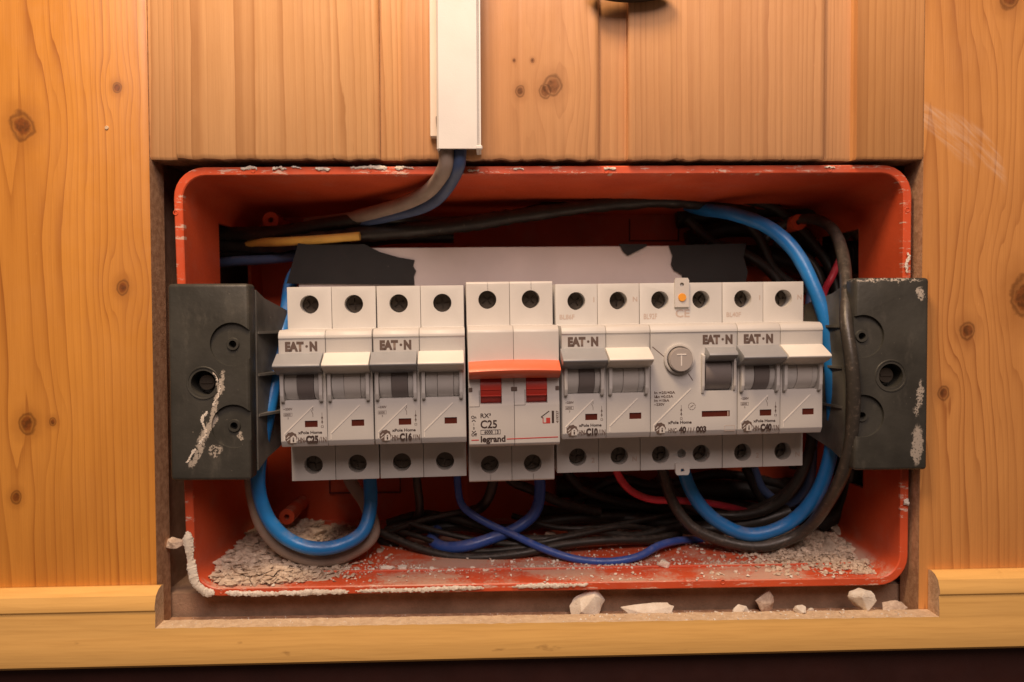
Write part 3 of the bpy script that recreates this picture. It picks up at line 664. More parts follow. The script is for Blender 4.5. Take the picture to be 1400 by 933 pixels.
def eaton(x, rating, label, marks=None, num=True):
    t = thing('circuit_breaker', label, 'circuit breaker', RM @ Matrix.Translation((x * mm, 0, 0)), group='two-pole breakers with grey and white levers')
    for k in (0, 1):
        o = meshobj('pole_housing', pole_me, None, t); o.location.x = PW * k * mm
        strs(t, PW * k)
        o = meshobj('drum_centre', dcG if k == 0 else dcW, None, t); o.location.x = PW * k * mm
        o = meshobj('indicator_window', ind_me, None, t); o.location.x = PW * k * mm
        diag(t, 1.3 + PW * k, -17.2, 12.4 + PW * k, -6.6)
    tag(meshobj('lever', levG, None, t), 'grey lever', None); o = meshobj('lever', levW, None, t); o.location.x = PW * mm; tag(o, 'white lever', None)
    screws(t, [PW / 2, PW * 1.5], 32, -32.6)
    eaton_logo(t, 2.5, 14.5, 12.2, 3.2)
    badge(t, 3.9, -18.6)
    text('xPole Home', 6.6, FYF, -17.2, 1.1, MT['ink'], t, 'small_print', .012, width=9.0)
    text('HN-', 6.4, FYF, -20.4, 1.8, MT['ink_light'], t, 'small_print', .02, width=2.9)
    text(rating, 9.4, FYF, -20.5, 2.45, MT['ink'], t, 'rating_lettering', .05, width=4.7)
    text('/1N', 14.3, FYF, -20.4, 1.9, MT['ink_light'], t, 'small_print', .01, width=2.8)
    smallprint(t, 1.3, -8.0); swsym(t, 12.2, -7.2); arrows(t, 15.6, -9.2)
    if marks:
        text(marks, 1.6, 0, 24.6, 1.9, MT['ink_faint'], t, 'moulded_code', width=6.2)
    if num:
        text('1', 15.3, 0, 31.5, 2.0, MT['ink_faint'], t, 'pole_mark'); text('N', 14.6 + PW, 0, 31.5, 2.0, MT['ink_faint'], t, 'pole_mark')
        text('2', 14.4, 0, -35, 2.0, MT['ink_faint'], t, 'pole_mark'); text('N', 14.0 + PW, 0, -35, 2.0, MT['ink_faint'], t, 'pole_mark')
    return t
bx0 = {k: L_at(px, 440, 0).x for k, px in (('a', 393), ('b', 513), ('l', 636.5), ('c', 760.5), ('r', 873.5), ('d', 990), ('end', 1104))}
print('MODULES', {k: round(v, 1) for k, v in bx0.items()})
xa = bx0['a']; xb = xa + 2 * PW + .35; xl = xb + 2 * PW + .9; xc = xl + 35.6 + .8; xr = xc + 2 * PW + .1; xd = xr + 35.1
eaton(xa, 'C25', 'leftmost breaker in the row, marked C25, with a grey and a white lever', None, False)
eaton(xb, 'C16', 'breaker marked C16, directly left of the one with the red lever', None, False)
eaton(xc, 'C10', 'breaker marked C10, directly right of the one with the red lever', 'BL86F')
eaton(xd, 'C40', 'rightmost breaker in the row, marked C40, beside the bright blue wire', 'BL40F')

# residual current device, two modules in one housing
RW = 35.0
def rex(cut):
    cyl(cut, (17.6, 0, 32.2), 1.5, 4, seg=20); cyl(cut, (17.6, 0, -32.4), 1.9, 8, seg=20); 
rcd_me = pole_mesh(RW, [8.6, 26.0], [(21.6, 32.9, -4.4, 10.5, 6.5)], [(20.6, 32.0, -14.6, -12.2)], extra=rex)
t = thing('residual_current_device', 'double width safety switch with a round grey test button and 40/1/003 marking', 'residual current device', RM @ Matrix.Translation((xr * mm, 0, 0)))
meshobj('housing', rcd_me, None, t)
bm = bmesh.new(); cyl(bm, (11.3, FYF - .4, 8.6), 6.0, 2.2, seg=48); cut = bmesh.new(); cyl(cut, (11.3, FYF - 1.2, 8.6), 5.0, 2.2, seg=48); bm = boolean(bm, cut)
bmesh.ops.bevel(bm, geom=[e for e in bm.edges if e.calc_length() < .0009], offset=.25 * mm, segments=2, affect='EDGES'); obj('button_ring', bm, MT['white'], t)
bm = bmesh.new(); cyl(bm, (11.4, FYF - 1.6, 8.5), 4.75, 3.4, seg=48); bmesh.ops.bevel(bm, geom=[e for e in bm.edges if e.calc_length() < .0009], offset=.35 * mm, segments=2, affect='EDGES'); obj('test_button', bm, MT['button'], t)
bm = bmesh.new(); yy = FYF - 3.3; strip(bm, 9.6, 10.6, 13.3, 10.6, .5, yy, .15); strip(bm, 11.45, 10.3, 11.45, 6.2, .45, yy, .06); obj('button_letter', bm, MT['paint_hi'], t)
bm = bmesh.new(); prism(bm, [(-15, 13.2), (-18, 13.0), (-21.8, 11.2), (-22.4, 10.2), (-20.8, 9.2), (-17.5, 7.6), (-14, 7)], 21.9, 33.4, bev=.25); tag(obj('lever', bm, MT['lever_grey'], t), 'short grey lever', None)
meshobj('drum_centre', drum(22.0, 32.5, MT['drum_grey'], 7.6, -10.0, 2.6), None, t)
bm = bmesh.new(); prism(bm, [(-16, 10.8), (-18.8, 10.0), (-18.2, 6.5), (-17.9, -2.2), (-17.2, -5.0), (-16, -6)], 20.3, 21.4, bev=.18); obj('lever_guard', bm, MT['white2'], t)
bm = bmesh.new(); prism(bm, [(-16, 7.8), (-18.4, 7.4), (-18.2, 6.5), (-17.9, -2.2), (-17.2, -4.0), (-16, -5)], 33.1, 34.1, bev=.18); obj('lever_guard', bm, MT['white2'], t)
bm = bmesh.new(); box(bm, 20.5, 32.1, -16.25, -15.8, -14.7, -12.1); obj('indicator_window', bm, MT['ind'], t)
bm = bmesh.new(); box(bm, 31.1, 31.5, -16.45, -16.2, -14.4, -12.5); obj('indicator_mark', bm, MT['ink_faint'], t)
diag(t, 1.2, -17.4, 16.2, -3.2)
bm = bmesh.new(); strip(bm, .8, 13.6, 6.0, 9.2, .35, th=.02); strip(bm, 15.2, 2.8, 17, 0, .35, th=.02); obj('moulded_groove', bm, MT['ink_light'], t)
eaton_logo(t, 21.0, 14.5, 12.3, 3.2)
badge(t, 3.8, -18.6)
text('xPole Home', 7.0, FYF, -17.0, 1.15, MT['ink'], t, 'small_print', .012, width=9.6)
text('HNC-', 7.0, FYF, -20.3, 1.6, MT['ink_light'], t, 'small_print', width=3.8); text('40', 11.4, FYF, -20.4, 2.1, MT['ink'], t, 'rating_lettering', .04, width=3.0)
text('/1/', 14.7, FYF, -20.4, 1.8, MT['ink_light'], t, 'small_print', width=3.0); text('003', 18.3, FYF, -20.4, 2.1, MT['ink'], t, 'rating_lettering', .04, width=4.2)
for k, s_ in enumerate(('In =25/40A', 'IΔn =0,03A', 'Im =10kA', '~230V')): text(s_, 1.4, FYF, -5.0 - 1.55 * k, 1.0, MT['ink_light'], t, 'small_print', .008, width=(8.4, 7.6, 6.0, 4.2)[k])
arrows(t, 12.3, -9.6)
bm = bmesh.new(); 
for k in range(8): a0 = 2 * pi * k / 8; a1 = a0 + .6; strip(bm, 16.6 + 1.4 * cos(a0), -10.2 + 1.4 * sin(a0), 16.6 + 1.4 * cos(a1), -10.2 + 1.4 * sin(a1), .2)
strip(bm, 16.0, -10.6, 17.2, -9.8, .25); obj('approval_mark', bm, MT['ink_light'], t)
bm = bmesh.new(); rect_outline(bm, 29.8, 34.0, -20.4, -18.2, .14); obj('print_frame', bm, MT['ink_faint'], t)
def tab(pts, hole):
    bm = bmesh.new(); flat(bm, pts, -.05, 1.1); cut = bmesh.new(); cyl(cut, (hole[0], 0, hole[1]), hole[2], 6, seg=14); return boolean(bm, cut)
obj('fixing_tab', tab([(14.6, 29), (20.6, 29), (20.6, 40), (20.0, 41.0), (15.2, 41.0), (14.6, 40)], (17.6, 38.2, .9)), MT['white2'], t)
obj('fixing_tab', tab([(14.6, -36.2), (20.6, -36.2), (20.6, -40), (20.0, -41.2), (15.2, -41.2), (14.6, -40)], (17.6, -39.2, .8)), MT['white2'], t)
bm = bmesh.new(); cyl(bm, (17.6, -1.2, 33.0), 1.75, .9, seg=24, r2=1.6); tag(obj('indicator_lens', bm, MT['led'], t), 'small amber lens', None)
text('CE', 15.0, 0, 24.8, 3.2, MT['ink_faint'], t, 'approval_mark', .0, width=6.0)
text('BL92F', 1.6, 0, 24.2, 2.2, MT['ink_faint'], t, 'moulded_code', width=5.6)
screws(t, [8.6, 26.0], 32, -32.6)

# two-pole breaker with red lever
LW = 17.7; LF = -17.0
lprof = [(44, 40.3), (.6, 40.3), (0, 39.6), (0, 22.6), (-14.6, 22.6), (-16.6, 21.2), (LF, 20.3), (LF, -4), (-17.4, -8), (-17.4, -22.8), (-16.4, -24.0), (0, -24.0), (0, -41.2), (.6, -41.8), (44, -41.8)]
def lex(cut):
    box(cut, LW / 2 - .1, LW / 2 + .1, -1, 1, 36, 45); box(cut, LW / 2 - .1, LW / 2 + .1, -1, 1, -46, -38.8)
leg_me = pole_mesh(LW, [LW / 2 - .2], [(4.6, 12.9, -7.4, 6.5, 6.0)], (), prof=lprof, top=40.0, bot=-41.0, extra=lex)
leg_me.materials.clear(); leg_me.materials.append(MT['white2'])
t = thing('circuit_breaker', 'breaker with the wide red lever, marked C25 above a red line', 'circuit breaker', RM @ Matrix.Translation((xl * mm, 0, 0)))
for k in (0, 1):
    o = meshobj('pole_housing', leg_me, None, t); o.location.x = LW * k * mm
    bm = bmesh.new(); cyl(bm, (8.75 + LW * k, -10.4, -1.2), 7.0, 8.1, axis='X', seg=40); obj('toggle', bm, MT['red_dark'], t)
    for zz in (-1.8, -4.2):
        bm = bmesh.new(); box(bm, 4.8 + LW * k, 12.7 + LW * k, -17.6, -16.8, zz - .25, zz + .25, .12, 1); obj('toggle_rib', bm, MT['red_dark'], t)
bm = bmesh.new(); N = 24; vs = []
sec = [(-15.8, 9.0), (-18.0, 9.1), (-22.4, 6.6), (-23.0, 5.6), (-22.7, 4.9), (-21.4, 3.8), (-18.6, 2.4), (-15.8, 2.4)]
for i in range(N + 1):
    u = i / N; x = .3 + (2 * LW - .5) * u; bulge = 1.1 * (1 - (2 * u - 1) ** 2); lift = .7 * (1 - (2 * u - 1) ** 2)
    vs.append([bm.verts.new((x * mm, (y - (bulge if y < -18.5 else 0)) * mm, (z + lift * (.8 if z > 4 else .5)) * mm)) for y, z in sec])
for a, b in zip(vs, vs[1:]):
    for k in range(len(sec)): bm.faces.new((a[k], a[(k + 1) % len(sec)], b[(k + 1) % len(sec)], b[k]))
bm.faces.new(vs[0]); bm.faces.new(vs[-1][::-1]); tag(obj('lever', bm, MT['red'], t, ang=40), 'wide curved red lever', None)
for xx in (.9, LW, 2 * LW - .9):
    bm = bmesh.new(); box(bm, xx - (1.2 if xx == LW else .7), xx + (1.2 if xx == LW else .7), LF - .25, LF + .3, -2.6, -.9, .15, 1); obj('locking_pin', bm, MT['ink_light'], t)
LY = -17.42
bm = bmesh.new()
strip(bm, .3, -8.3, 4.2, -8.3, .16, -17.4, .04); strip(bm, 4.2, -8.3, 4.2, -2, .16, -17.3, .1); strip(bm, LW, -8.0, LW + 4.2, -8.0, .16, -17.4, .04); strip(bm, LW + 4.2, -8.0, LW + 4.2, -2, .16, -17.3, .1); obj('panel_seam', bm, MT['ink'], t)
text('RX³', 4.4, LY, -12.6, 1.7, MT['ink'], t, 'small_print', width=4.0)
text('C25', 4.4, LY, -16.6, 3.0, MT['ink'], t, 'rating_lettering', .005, width=6.4)
bm = bmesh.new(); rect_outline(bm, 4.5, 12.2, -19.1, -17.3, .16, LY); strip(bm, 10.2, -19.1, 10.2, -17.3, .16, LY); obj('print_frame', bm, MT['ink'], t)
text('6000', 5.9, LY, -18.75, 1.15, MT['ink'], t, 'small_print', .01); text('3', 10.7, LY, -18.75, 1.15, MT['ink'], t, 'small_print', .01)
text('legrand', 4.4, LY, -22.0, 2.3, MT['ink'], t, 'brand_lettering', .02, width=9.6)
bm = bmesh.new(); strip(bm, .9, -21.2, 3.8, -21.2, .38, LY); strip(bm, 14.5, -21.1, 2 * LW - .8, -20.8, .38, LY); obj('red_line', bm, MT['ink_red'], t)
text('On', .9, LY, -12.8, 1.1, MT['ink'], t, 'small_print', .01); text('Off', .9, LY, -19.6, 1.1, MT['ink'], t, 'small_print', .01)
text('I', 1.75, LY, -15.5, .9, MT['ink'], t, 'small_print'); text('0', 1.6, LY, -17.0, .9, MT['ink'], t, 'small_print')
bm = bmesh.new(); 
for s_, z in ((1, -13.6), (-1, -18.0)): strip(bm, 1.2, z - .4 * s_, 1.9, z + .3 * s_, .28, LY); strip(bm, 2.6, z - .4 * s_, 1.9, z + .3 * s_, .28, LY)
obj('arrow_symbol', bm, MT['ink'], t)
bm = bmesh.new(); strip(bm, 28.0, -12.9, 31.2, -10.6, .34, LY); strip(bm, 28.1, -12.8, 28.9, -13.4, .3, LY); obj('house_roof_symbol', bm, MT['ink'], t)
bm = bmesh.new(); strip(bm, 28.8, -13.0, 28.8, -15.3, .34, LY); strip(bm, 28.8, -15.2, 31.6, -15.2, .34, LY); flat(bm, [(30.0, -15.0), (31.6, -15.0), (31.6, -13.2), (30.0, -13.2)], LY, .05); obj('house_symbol', bm, MT['ink_red'], t)
bm = bmesh.new(); flat(bm, [(32.2, -15.3), (33.1, -15.3), (33.1, -10.5), (32.2, -10.5)], LY, .05); obj('barcode_strip', bm, MT['ink'], t)
text('419737', 34.9, LY, -15.3, 1.0, MT['ink_light'], t, 'small_print', rot=-90, width=4.8)
screws(t, [LW / 2 - .2, LW * 1.5 - .2], 33, -34.6)

# ------------------------------------------------------------------ wires
def wire(name, pts, r, mat, label, cat='wire', group=None, rf=None, sides=14, flatten=1.0, n=10):
    q = [P(x, y, d * mm) for x, y, d in pts]; o0 = q[0].copy(); bm = bmesh.new(); so_ = o0.copy()
    q = [p if i in (0, len(q) - 1) else p + Vector([mnoise.noise(p * 37 + Vector((k * 7, 0, 0))) for k in range(3)]) * .0012 for i, p in enumerate(q)]
    if rf is None: rf = lambda t, p: 1 + .06 * mnoise.noise((p + so_) * 55) + .03 * mnoise.noise((p + so_) * 240)
    tube_bm(bm, [p - o0 for p in q], r * mm, sides, n, rf=rf, flatten=flatten)
    o = obj(name, bm, MT[mat], None, ang=60); o.location = o0; return tag(o, label, cat, group)
G = 'wires feeding the breakers'
wire('wire', [(412, 360, 62), (399, 385, 50), (392, 425, 38), (381, 490, 24), (370, 555, 16), (357, 615, 14), (353, 665, 14), (364, 706, 15), (388, 734, 16), (425, 748, 17), (464, 745, 19), (495, 728, 24), (506, 695, 30), (505, 650, 34), (504, 600, 36)], 3.0, 'blue', 'thick bright blue wire looping under the leftmost breaker beside the left bracket', group=G)
wire('wire', [(352, 600, 24), (344, 650, 22), (352, 706, 22), (378, 744, 23), (422, 764, 24), (470, 760, 27), (508, 732, 34), (500, 690, 45), (478, 655, 50), (468, 610, 50)], 3.0, 'grey', 'grey brown wire curving just behind the bright blue loop on the left', group=G)
wire('wire', [(930, 276, 78), (958, 286, 62), (1000, 293, 45), (1048, 310, 34), (1086, 344, 26), (1112, 395, 20), (1130, 450, 16), (1140, 530, 14), (1139, 605, 16), (1118, 675, 24), (1078, 715, 32), (1028, 729, 34), (985, 714, 36), (953, 685, 38), (936, 645, 38), (930, 600, 38)], 3.1, 'blue', 'thick bright blue wire arching around the right end of the breaker row', group=G)
wire('wire', [(1040, 330, 70), (1075, 308, 62), (1112, 300, 50), (1140, 312, 36), (1152, 345, 20), (1155, 390, 6), (1156, 440, -3), (1164, 500, -8), (1167, 560, -7), (1159, 625, -1), (1138, 680, 10), (1100, 725, 28), (1050, 745, 32), (1000, 742, 35), (950, 722, 38), (920, 685, 41), (905, 640, 42)], 2.6, 'black2', 'thick worn black wire bowing past the right bracket', group=G)
wire('wire', [(1170, 320, 72), (1152, 350, 55), (1138, 378, 48), (1128, 400, 50), (1120, 440, 52)], 1.7, 'wred', 'short red wire end seen behind the upper right of the blue arch', group=G)
wire('wire', [(838, 620, 40), (845, 650, 40), (862, 672, 40), (890, 682, 41), (930, 683, 44), (975, 688, 50), (1012, 697, 58), (1040, 706, 68)], 1.7, 'wred', 'red wire leaving the bottom of the C10 breaker to the right', group=G)
wire('wire', [(625, 620, 44), (627, 665, 44), (634, 692, 44), (660, 712, 42), (700, 732, 38), (745, 752, 32), (790, 765, 27), (835, 768, 25), (872, 760, 27), (905, 744, 34), (940, 737, 46), (975, 742, 58)], 1.75, 'royal', 'thin royal blue wire snaking over the floor of the box in the middle', group=G)
wire('wire', [(732, 620, 46), (736, 665, 46), (730, 700, 45), (706, 722, 43), (672, 738, 40), (636, 748, 38), (606, 748, 42), (590, 738, 50), (600, 722, 60)], 2.7, 'royal', 'thick blue wire curling below the breaker with the red lever', group=G)
wire('wire', [(567, 620, 46), (569, 660, 47), (572, 700, 52), (560, 722, 58), (530, 735, 62)], 2.0, 'black', 'black wire hanging straight below the C16 breaker', group=G)
wire('wire', [(672, 620, 46), (672, 660, 46), (660, 690, 50), (630, 705, 56), (585, 712, 60), (540, 722, 60), (522, 738, 55), (545, 748, 52)], 2.4, 'black', 'black wire bending left below the breaker with the red lever', group=G)
wire('wire', [(686, 640, 54), (700, 660, 54), (728, 672, 54), (770, 688, 56), (820, 700, 60)], 2.3, 'black', 'black wire crossing behind the thick blue curl to the right', group=G)
wire('wire', [(520, 728, 48), (545, 740, 44), (580, 752, 40), (620, 762, 36), (665, 764, 34), (715, 758, 34), (770, 746, 37), (830, 740, 40), (890, 738, 44), (930, 730, 52)], 1.9, 'black', 'black wire lying lowest on the box floor in the middle', group=G)
wire('wire', [(530, 715, 62), (580, 705, 58), (640, 715, 52), (700, 735, 46), (760, 738, 44), (810, 728, 48), (870, 735, 52), (940, 715, 60)], 2.0, 'black', 'black wire winding across the middle of the box floor', group=G)
wire('wire', [(525, 742, 60), (560, 728, 60), (620, 720, 60), (690, 722, 62), (760, 712, 64), (830, 706, 66), (920, 712, 70), (1000, 720, 70)], 2.6, 'black', 'thick black cable lying at the back of the box floor', group=G)
tangle = [[(770, 640, 60), (800, 670, 62), (860, 690, 66), (940, 700, 68), (1020, 700, 62), (1080, 670, 52), (1110, 610, 44)],
          [(900, 650, 60), (940, 690, 58), (1000, 705, 54), (1060, 690, 48), (1100, 640, 42), (1115, 560, 40)],
          [(1020, 640, 60), (1050, 690, 62), (1110, 700, 62), (1150, 670, 58), (1160, 620, 54)],
          [(780, 690, 72), (840, 655, 76), (900, 665, 76), (980, 650, 78), (1060, 660, 78), (1120, 690, 74)],
          [(1085, 640, 70), (1090, 560, 66), (1120, 480, 60), (1130, 420, 58), (1110, 360, 62), (1060, 330, 70)],
          [(940, 300, 70), (975, 330, 66), (1020, 345, 64), (1060, 380, 64), (1080, 430, 62)],
          [(960, 275, 60), (1000, 285, 62), (1040, 325, 66), (1060, 370, 68), (1100, 400, 68)],
          [(1000, 270, 62), (1060, 285, 64), (1110, 330, 66), (1140, 380, 64), (1150, 450, 60)]]
extra = [([(940, 330, 80), (1000, 312, 80), (1070, 318, 80), (1130, 350, 80), (1170, 360, 76)], 5.0, 'added black cable low behind the blue arch'),
         ([(925, 300, 82), (1000, 290, 80), (1080, 282, 78), (1150, 300, 78), (1185, 318, 74)], 5.0, 'added black cable above the screw boss at the upper right'),
         ([(1000, 350, 82), (1060, 352, 80), (1110, 372, 78), (1150, 400, 76), (1160, 450, 72)], 5.5, 'added black cable passing behind the short red wire'),
         ([(760, 665, 82), (850, 668, 82), (950, 670, 82), (1050, 668, 82), (1140, 662, 80)], 5.5, 'added black cable lying against the back wall below the right breakers'),
         ([(800, 690, 78), (880, 696, 76), (960, 690, 78), (1040, 700, 76), (1120, 712, 74), (1150, 700, 70)], 4.5, 'added black cable on the back floor at the right'),
         ([(1120, 720, 60), (1150, 700, 56), (1164, 670, 50), (1160, 620, 46), (1150, 560, 46)], 4.0, 'added black cable rising behind the right bracket'),
         ([(740, 700, 74), (800, 708, 70), (880, 712, 66), (960, 722, 60), (1030, 715, 56), (1080, 700, 54)], 3.6, 'added black cable winding through the right tangle')]
for w_, r_w, l_w in extra: wire('cable', w_, r_w, 'black', l_w, 'cable', 'added black cables darkening the box behind the right breakers')  # added cables fill the shaded back of the box with near-black
thin = [([(560, 715, 50), (600, 728, 46), (660, 742, 42), (720, 745, 40), (780, 735, 42), (850, 722, 50), (900, 725, 58)], 'thin black wire parallel to the blue wires in the middle'),
        ([(528, 722, 56), (570, 735, 48), (640, 755, 40), (720, 750, 38), (800, 742, 38), (870, 741, 42), (935, 744, 48)], 'thin black wire just above the lowest black wire'),
        ([(700, 705, 60), (760, 722, 54), (820, 722, 52), (880, 712, 56), (930, 700, 62)], 'thin black wire looping behind the middle of the tangle'),
        ([(525, 730, 52), (580, 712, 50), (630, 700, 52), (665, 690, 58)], 'thin black wire climbing left of the thick blue curl')]
for w_, l_w in thin: wire('wire', w_, 1.35, 'black', l_w, group=G)
tl_ = ['black wire sagging deepest below the test button switch', 'black wire curving right inside the blue arch loop at the bottom', 'black wire curling near the lower right screw boss', 'black wire running flat along the back wall below the breakers', 'black wire rising behind the right end of the breaker row', 'black wire dropping behind the black tape at the upper right', 'black wire slanting down from the box roof at the upper right', 'black wire nearest the upper right corner of the box']
for k, w_ in enumerate(tangle): wire('wire', w_, 2.4, 'black', tl_[k], group='black wires tangled at the right')
wire('wire', [(1030, 640, 60), (1045, 672, 60), (1080, 690, 58), (1105, 660, 52), (1112, 600, 48)], 2.2, 'dblue', 'dark blue wire half hidden below the C40 breaker', group=G)
wire('wire', [(1112, 385, 54), (1110, 420, 50), (1106, 470, 50)], 2.4, 'dblue', 'short dark blue wire beside the upper right terminals', group=G)
wire('wire', [(286, 362, 62), (320, 358, 58), (360, 356, 56), (400, 350, 55), (430, 344, 58)], 2.4, 'dblue', 'dark blue wire entering through the opening in the left wall of the box', group=G)
# sheathed bundles along the roof
wire('cable_bundle', [(258, 332, 62), (300, 336, 60), (345, 338, 56), (400, 330, 50), (470, 322, 47), (540, 318, 46), (620, 310, 46), (700, 296, 47), (780, 284, 49), (850, 277, 52), (920, 276, 56), (980, 282, 62), (1030, 292, 70)], 4.4, 'black', 'thick black sheathed cable crossing the top of the box', 'cable', rf=lambda t, p: .82 + .30 * mnoise.noise(p * 60) + .18 * mnoise.noise(p * 260))
wire('cable', [(262, 318, 58), (310, 322, 55), (380, 318, 50), (460, 304, 46), (520, 300, 46), (600, 306, 50), (680, 300, 54), (760, 282, 58), (840, 268, 62), (930, 270, 66)], 3.2, 'black', 'black cable just above the thick sheathed cable in the top of the box', 'cable')
wire('cable', [(262, 348, 66), (320, 346, 62), (400, 340, 58), (470, 334, 56), (540, 326, 56), (620, 324, 58)], 3.0, 'black', 'black cable lying below the cut yellow wire', 'cable')
wire('wire', [(310, 342, 62), (350, 334, 52), (390, 330, 43), (440, 327, 39.5), (492, 323, 38.5)], 2.0, 'yellow', 'cut yellow wire end lying on the black cables at the upper left', group=G)
wire('cable', [(606, 160, -5.5), (608, 205, -5.5), (605, 232, -2), (588, 258, 12), (556, 279, 26), (515, 292, 38), (470, 300, 48), (420, 306, 58)], 3.1, 'grey', 'grey brown cable leaving the white trunking and bending left into the box', 'cable')
wire('cable', [(628, 160, -5.2), (627, 205, -5.2), (623, 232, -2), (607, 262, 12), (580, 284, 26), (540, 297, 36), (495, 304, 46), (440, 310, 58)], 2.6, 'dblue', 'dull blue cable leaving the white trunking beside the grey one', 'cable')
# corrugated conduits at the right wall
def corr(pts, r, label):
    q = [P(x, y, d * mm) for x, y, d in pts]; o0 = q[0].copy(); bm = bmesh.new()
    tube_bm(bm, [p - o0 for p in q], r * mm, 20, 16, rf=lambda t, p: 1 + .09 * (1 if (int(t * 40) % 2) else -1))
    o = obj('corrugated_conduit', bm, MT['black'], None, ang=30); o.location = o0; tag(o, label, 'conduit', 'corrugated conduits')
corr([(1215, 345, 66), (1190, 350, 62), (1165, 352, 60), (1140, 352, 60)], 7.5, 'black corrugated conduit in the opening of the upper right wall')
corr([(1215, 668, 62), (1195, 672, 58), (1178, 682, 54), (1168, 692, 50)], 6.5, 'black corrugated conduit end near the lower right wall')

# ------------------------------------------------------------------ plaster rubble and dust
rn = random.Random(11)
def rock_proto(seed, k=9):
    r = random.Random(seed); bm = bmesh.new()
    for _ in range(k): bm.verts.new(Vector((r.gauss(0, 1), r.gauss(0, 1), r.gauss(0, 1))).normalized() * r.uniform(.75, 1.05))
    bmesh.ops.convex_hull(bm, input=bm.verts); bmesh.ops.delete(bm, geom=[v for v in bm.verts if not v.link_faces], context='VERTS')
    bmesh.ops.recalc_face_normals(bm, faces=bm.faces); bm.verts.index_update(); bm.verts.ensure_lookup_table()
    d = ([v.co.copy() for v in bm.verts], [[v.index for v in f.verts] for f in bm.faces]); bm.free(); return d
PR = [rock_proto(i, 8 + i % 3) for i in range(10)]
def grains(name, items, mat, label, cat):
    V, Fc = [], []
    for (p, s, fl) in items:
        vs, fs = rn.choice(PR); b = len(V); M_ = Matrix.Rotation(rn.uniform(0, 6.28), 3, 'Z') @ Matrix.Rotation(rn.gauss(0, .35), 3, 'X') @ Matrix.Diagonal((s * rn.uniform(.8, 1.5), s, s * fl))
        for v in vs: V.append(M_ @ v + p)
        for f in fs: Fc.append([i + b for i in f])
    me = bpy.data.meshes.new(name); me.from_pydata(V, [], Fc); me.materials.append(mat); o = bpy.data.objects.new(name, me); COL.objects.link(o)
    o['kind'] = 'stuff'; tag(o, label, cat); return o
Lx = BL.x + .0085
def hL(x, y):                                             # left mound height
    u = (x - Lx); v = y - Y0 - .004
    a = math.exp(-(max(0, u - .012) / .030) ** 2) * (1 - math.exp(-max(v, 0) / .007)) * .0060
    return a * (1.0 + .35 * mnoise.noise(Vector((x * 120, y * 120, 0)))) * (1.0 - .25 * max(0, v) / .07)
def hR(x, y):
    c = P(1130, 760, Y0 + .03); e = ((x - c.x) / .030) ** 2 + ((y - Y0 - .036) / .017) ** 2
    return .0038 * math.exp(-e) * (1 + 1.3 * mnoise.noise(Vector((x * 150, y * 150, 4))))
it = []
for _ in range(4200):
    x = Lx - .0005 + abs(rn.gauss(0, .032)); y = Y0 + rn.uniform(.004, .074); h = hL(x, y)
    if h < .0007 and rn.random() > .25: continue
    s = rn.choice((.0003, .0005, .0007, .0011, .0017, .0024)) * rn.uniform(.7, 1.2) * (1.15 if x < Lx + .03 else .7)
    if x - s < Lx - .001: x = Lx
    it.append((Vector((x, y, floor_at(x, y) + h * rn.uniform(.7, 1.0))), s, .42))
grains('rubble_heap', it, MT['plaster'], 'heap of crumbled grey plaster in the lower left corner of the orange box', 'rubble')
it = []
for _ in range(3000):
    c = P(1130, 760, Y0 + .03); x = c.x + rn.gauss(0, .022); y = Y0 + .032 + rn.gauss(0, .013)
    if x > BR.x - .010: x = BR.x - .010 - rn.random() * .01
    y = min(max(y, Y0 + .006 + .004 * mnoise.noise(Vector((x * 130, 1, 1)))), Y0 + .075)
    if mnoise.noise(Vector((x * 100, y * 140, 7))) < -.15 - .2 * rn.random(): continue
    s = rn.choice((.0003, .0005, .0008, .0012, .0016)) * rn.uniform(.6, 1.2)
    it.append((Vector((x, y, floor_at(x, y) + hR(x, y) * rn.uniform(.7, 1))), s, .6))
grains('rubble_heap', it, MT['plaster'], 'low spread of crumbled plaster in the lower right corner of the orange box', 'rubble')
def mound(name, x0, x1, y0, y1, hf, label):
    bm = bmesh.new(); nx, ny = 70, 40; g = []
    for i in range(nx + 1):
        row = []
        for j in range(ny + 1):
            x = x0 + (x1 - x0) * i / nx; y = y0 + (y1 - y0) * j / ny; edge = min(1, min(i, nx - i) / 4, min(j, ny - j) / 3); row.append(bm.verts.new((x, y, floor_at(x, y) - .0009 + hf(x, y) * .9 * edge + .0004 * mnoise.noise(Vector((x * 300, y * 300, 5))) + .0003 * mnoise.noise(Vector((x * 900, y * 900, 0))))))
        g.append(row)
    for i in range(nx):
        for j in range(ny): bm.faces.new((g[i][j], g[i + 1][j], g[i + 1][j + 1], g[i][j + 1]))
    o = obj(name, bm, MT['plaster'], norm=False); o['kind'] = 'stuff'; tag(o, label, 'dust')
mound('dust_layer', Lx - .001, Lx + .085, Y0 + .003, Y0 + .078, hL, 'fine grey dust under the heap of plaster on the left floor of the box')
cR = P(1130, 760, Y0 + .03)
mound('dust_layer', cR.x - .06, BR.x - .009, Y0 + .004, Y0 + .078, hR, 'fine grey dust under the plaster spread on the right floor of the box')
it = []
for _ in range(4600):
    x = rn.uniform(Lx, BR.x - .012); u = rn.random()
    y = Y0 + (.0150 + abs(rn.gauss(0, .004)) if u < .45 else rn.uniform(.016, .07) if u < .9 else rn.uniform(.002, .014))
    if mnoise.noise(Vector((x * 45, y * 90, 2))) < -.05 + .25 * (rn.random() - .5): continue
    s = rn.choice((.00016, .0002, .0003, .0004, .0007)) * rn.uniform(.7, 1.4); it.append((Vector((x, y, floor_at(x, y) + s * .3)), s, .8))
grains('plaster_crumbs', it, MT['plaster_white'], 'fine white crumbs scattered over the floor of the orange box', 'crumbs')
it = []
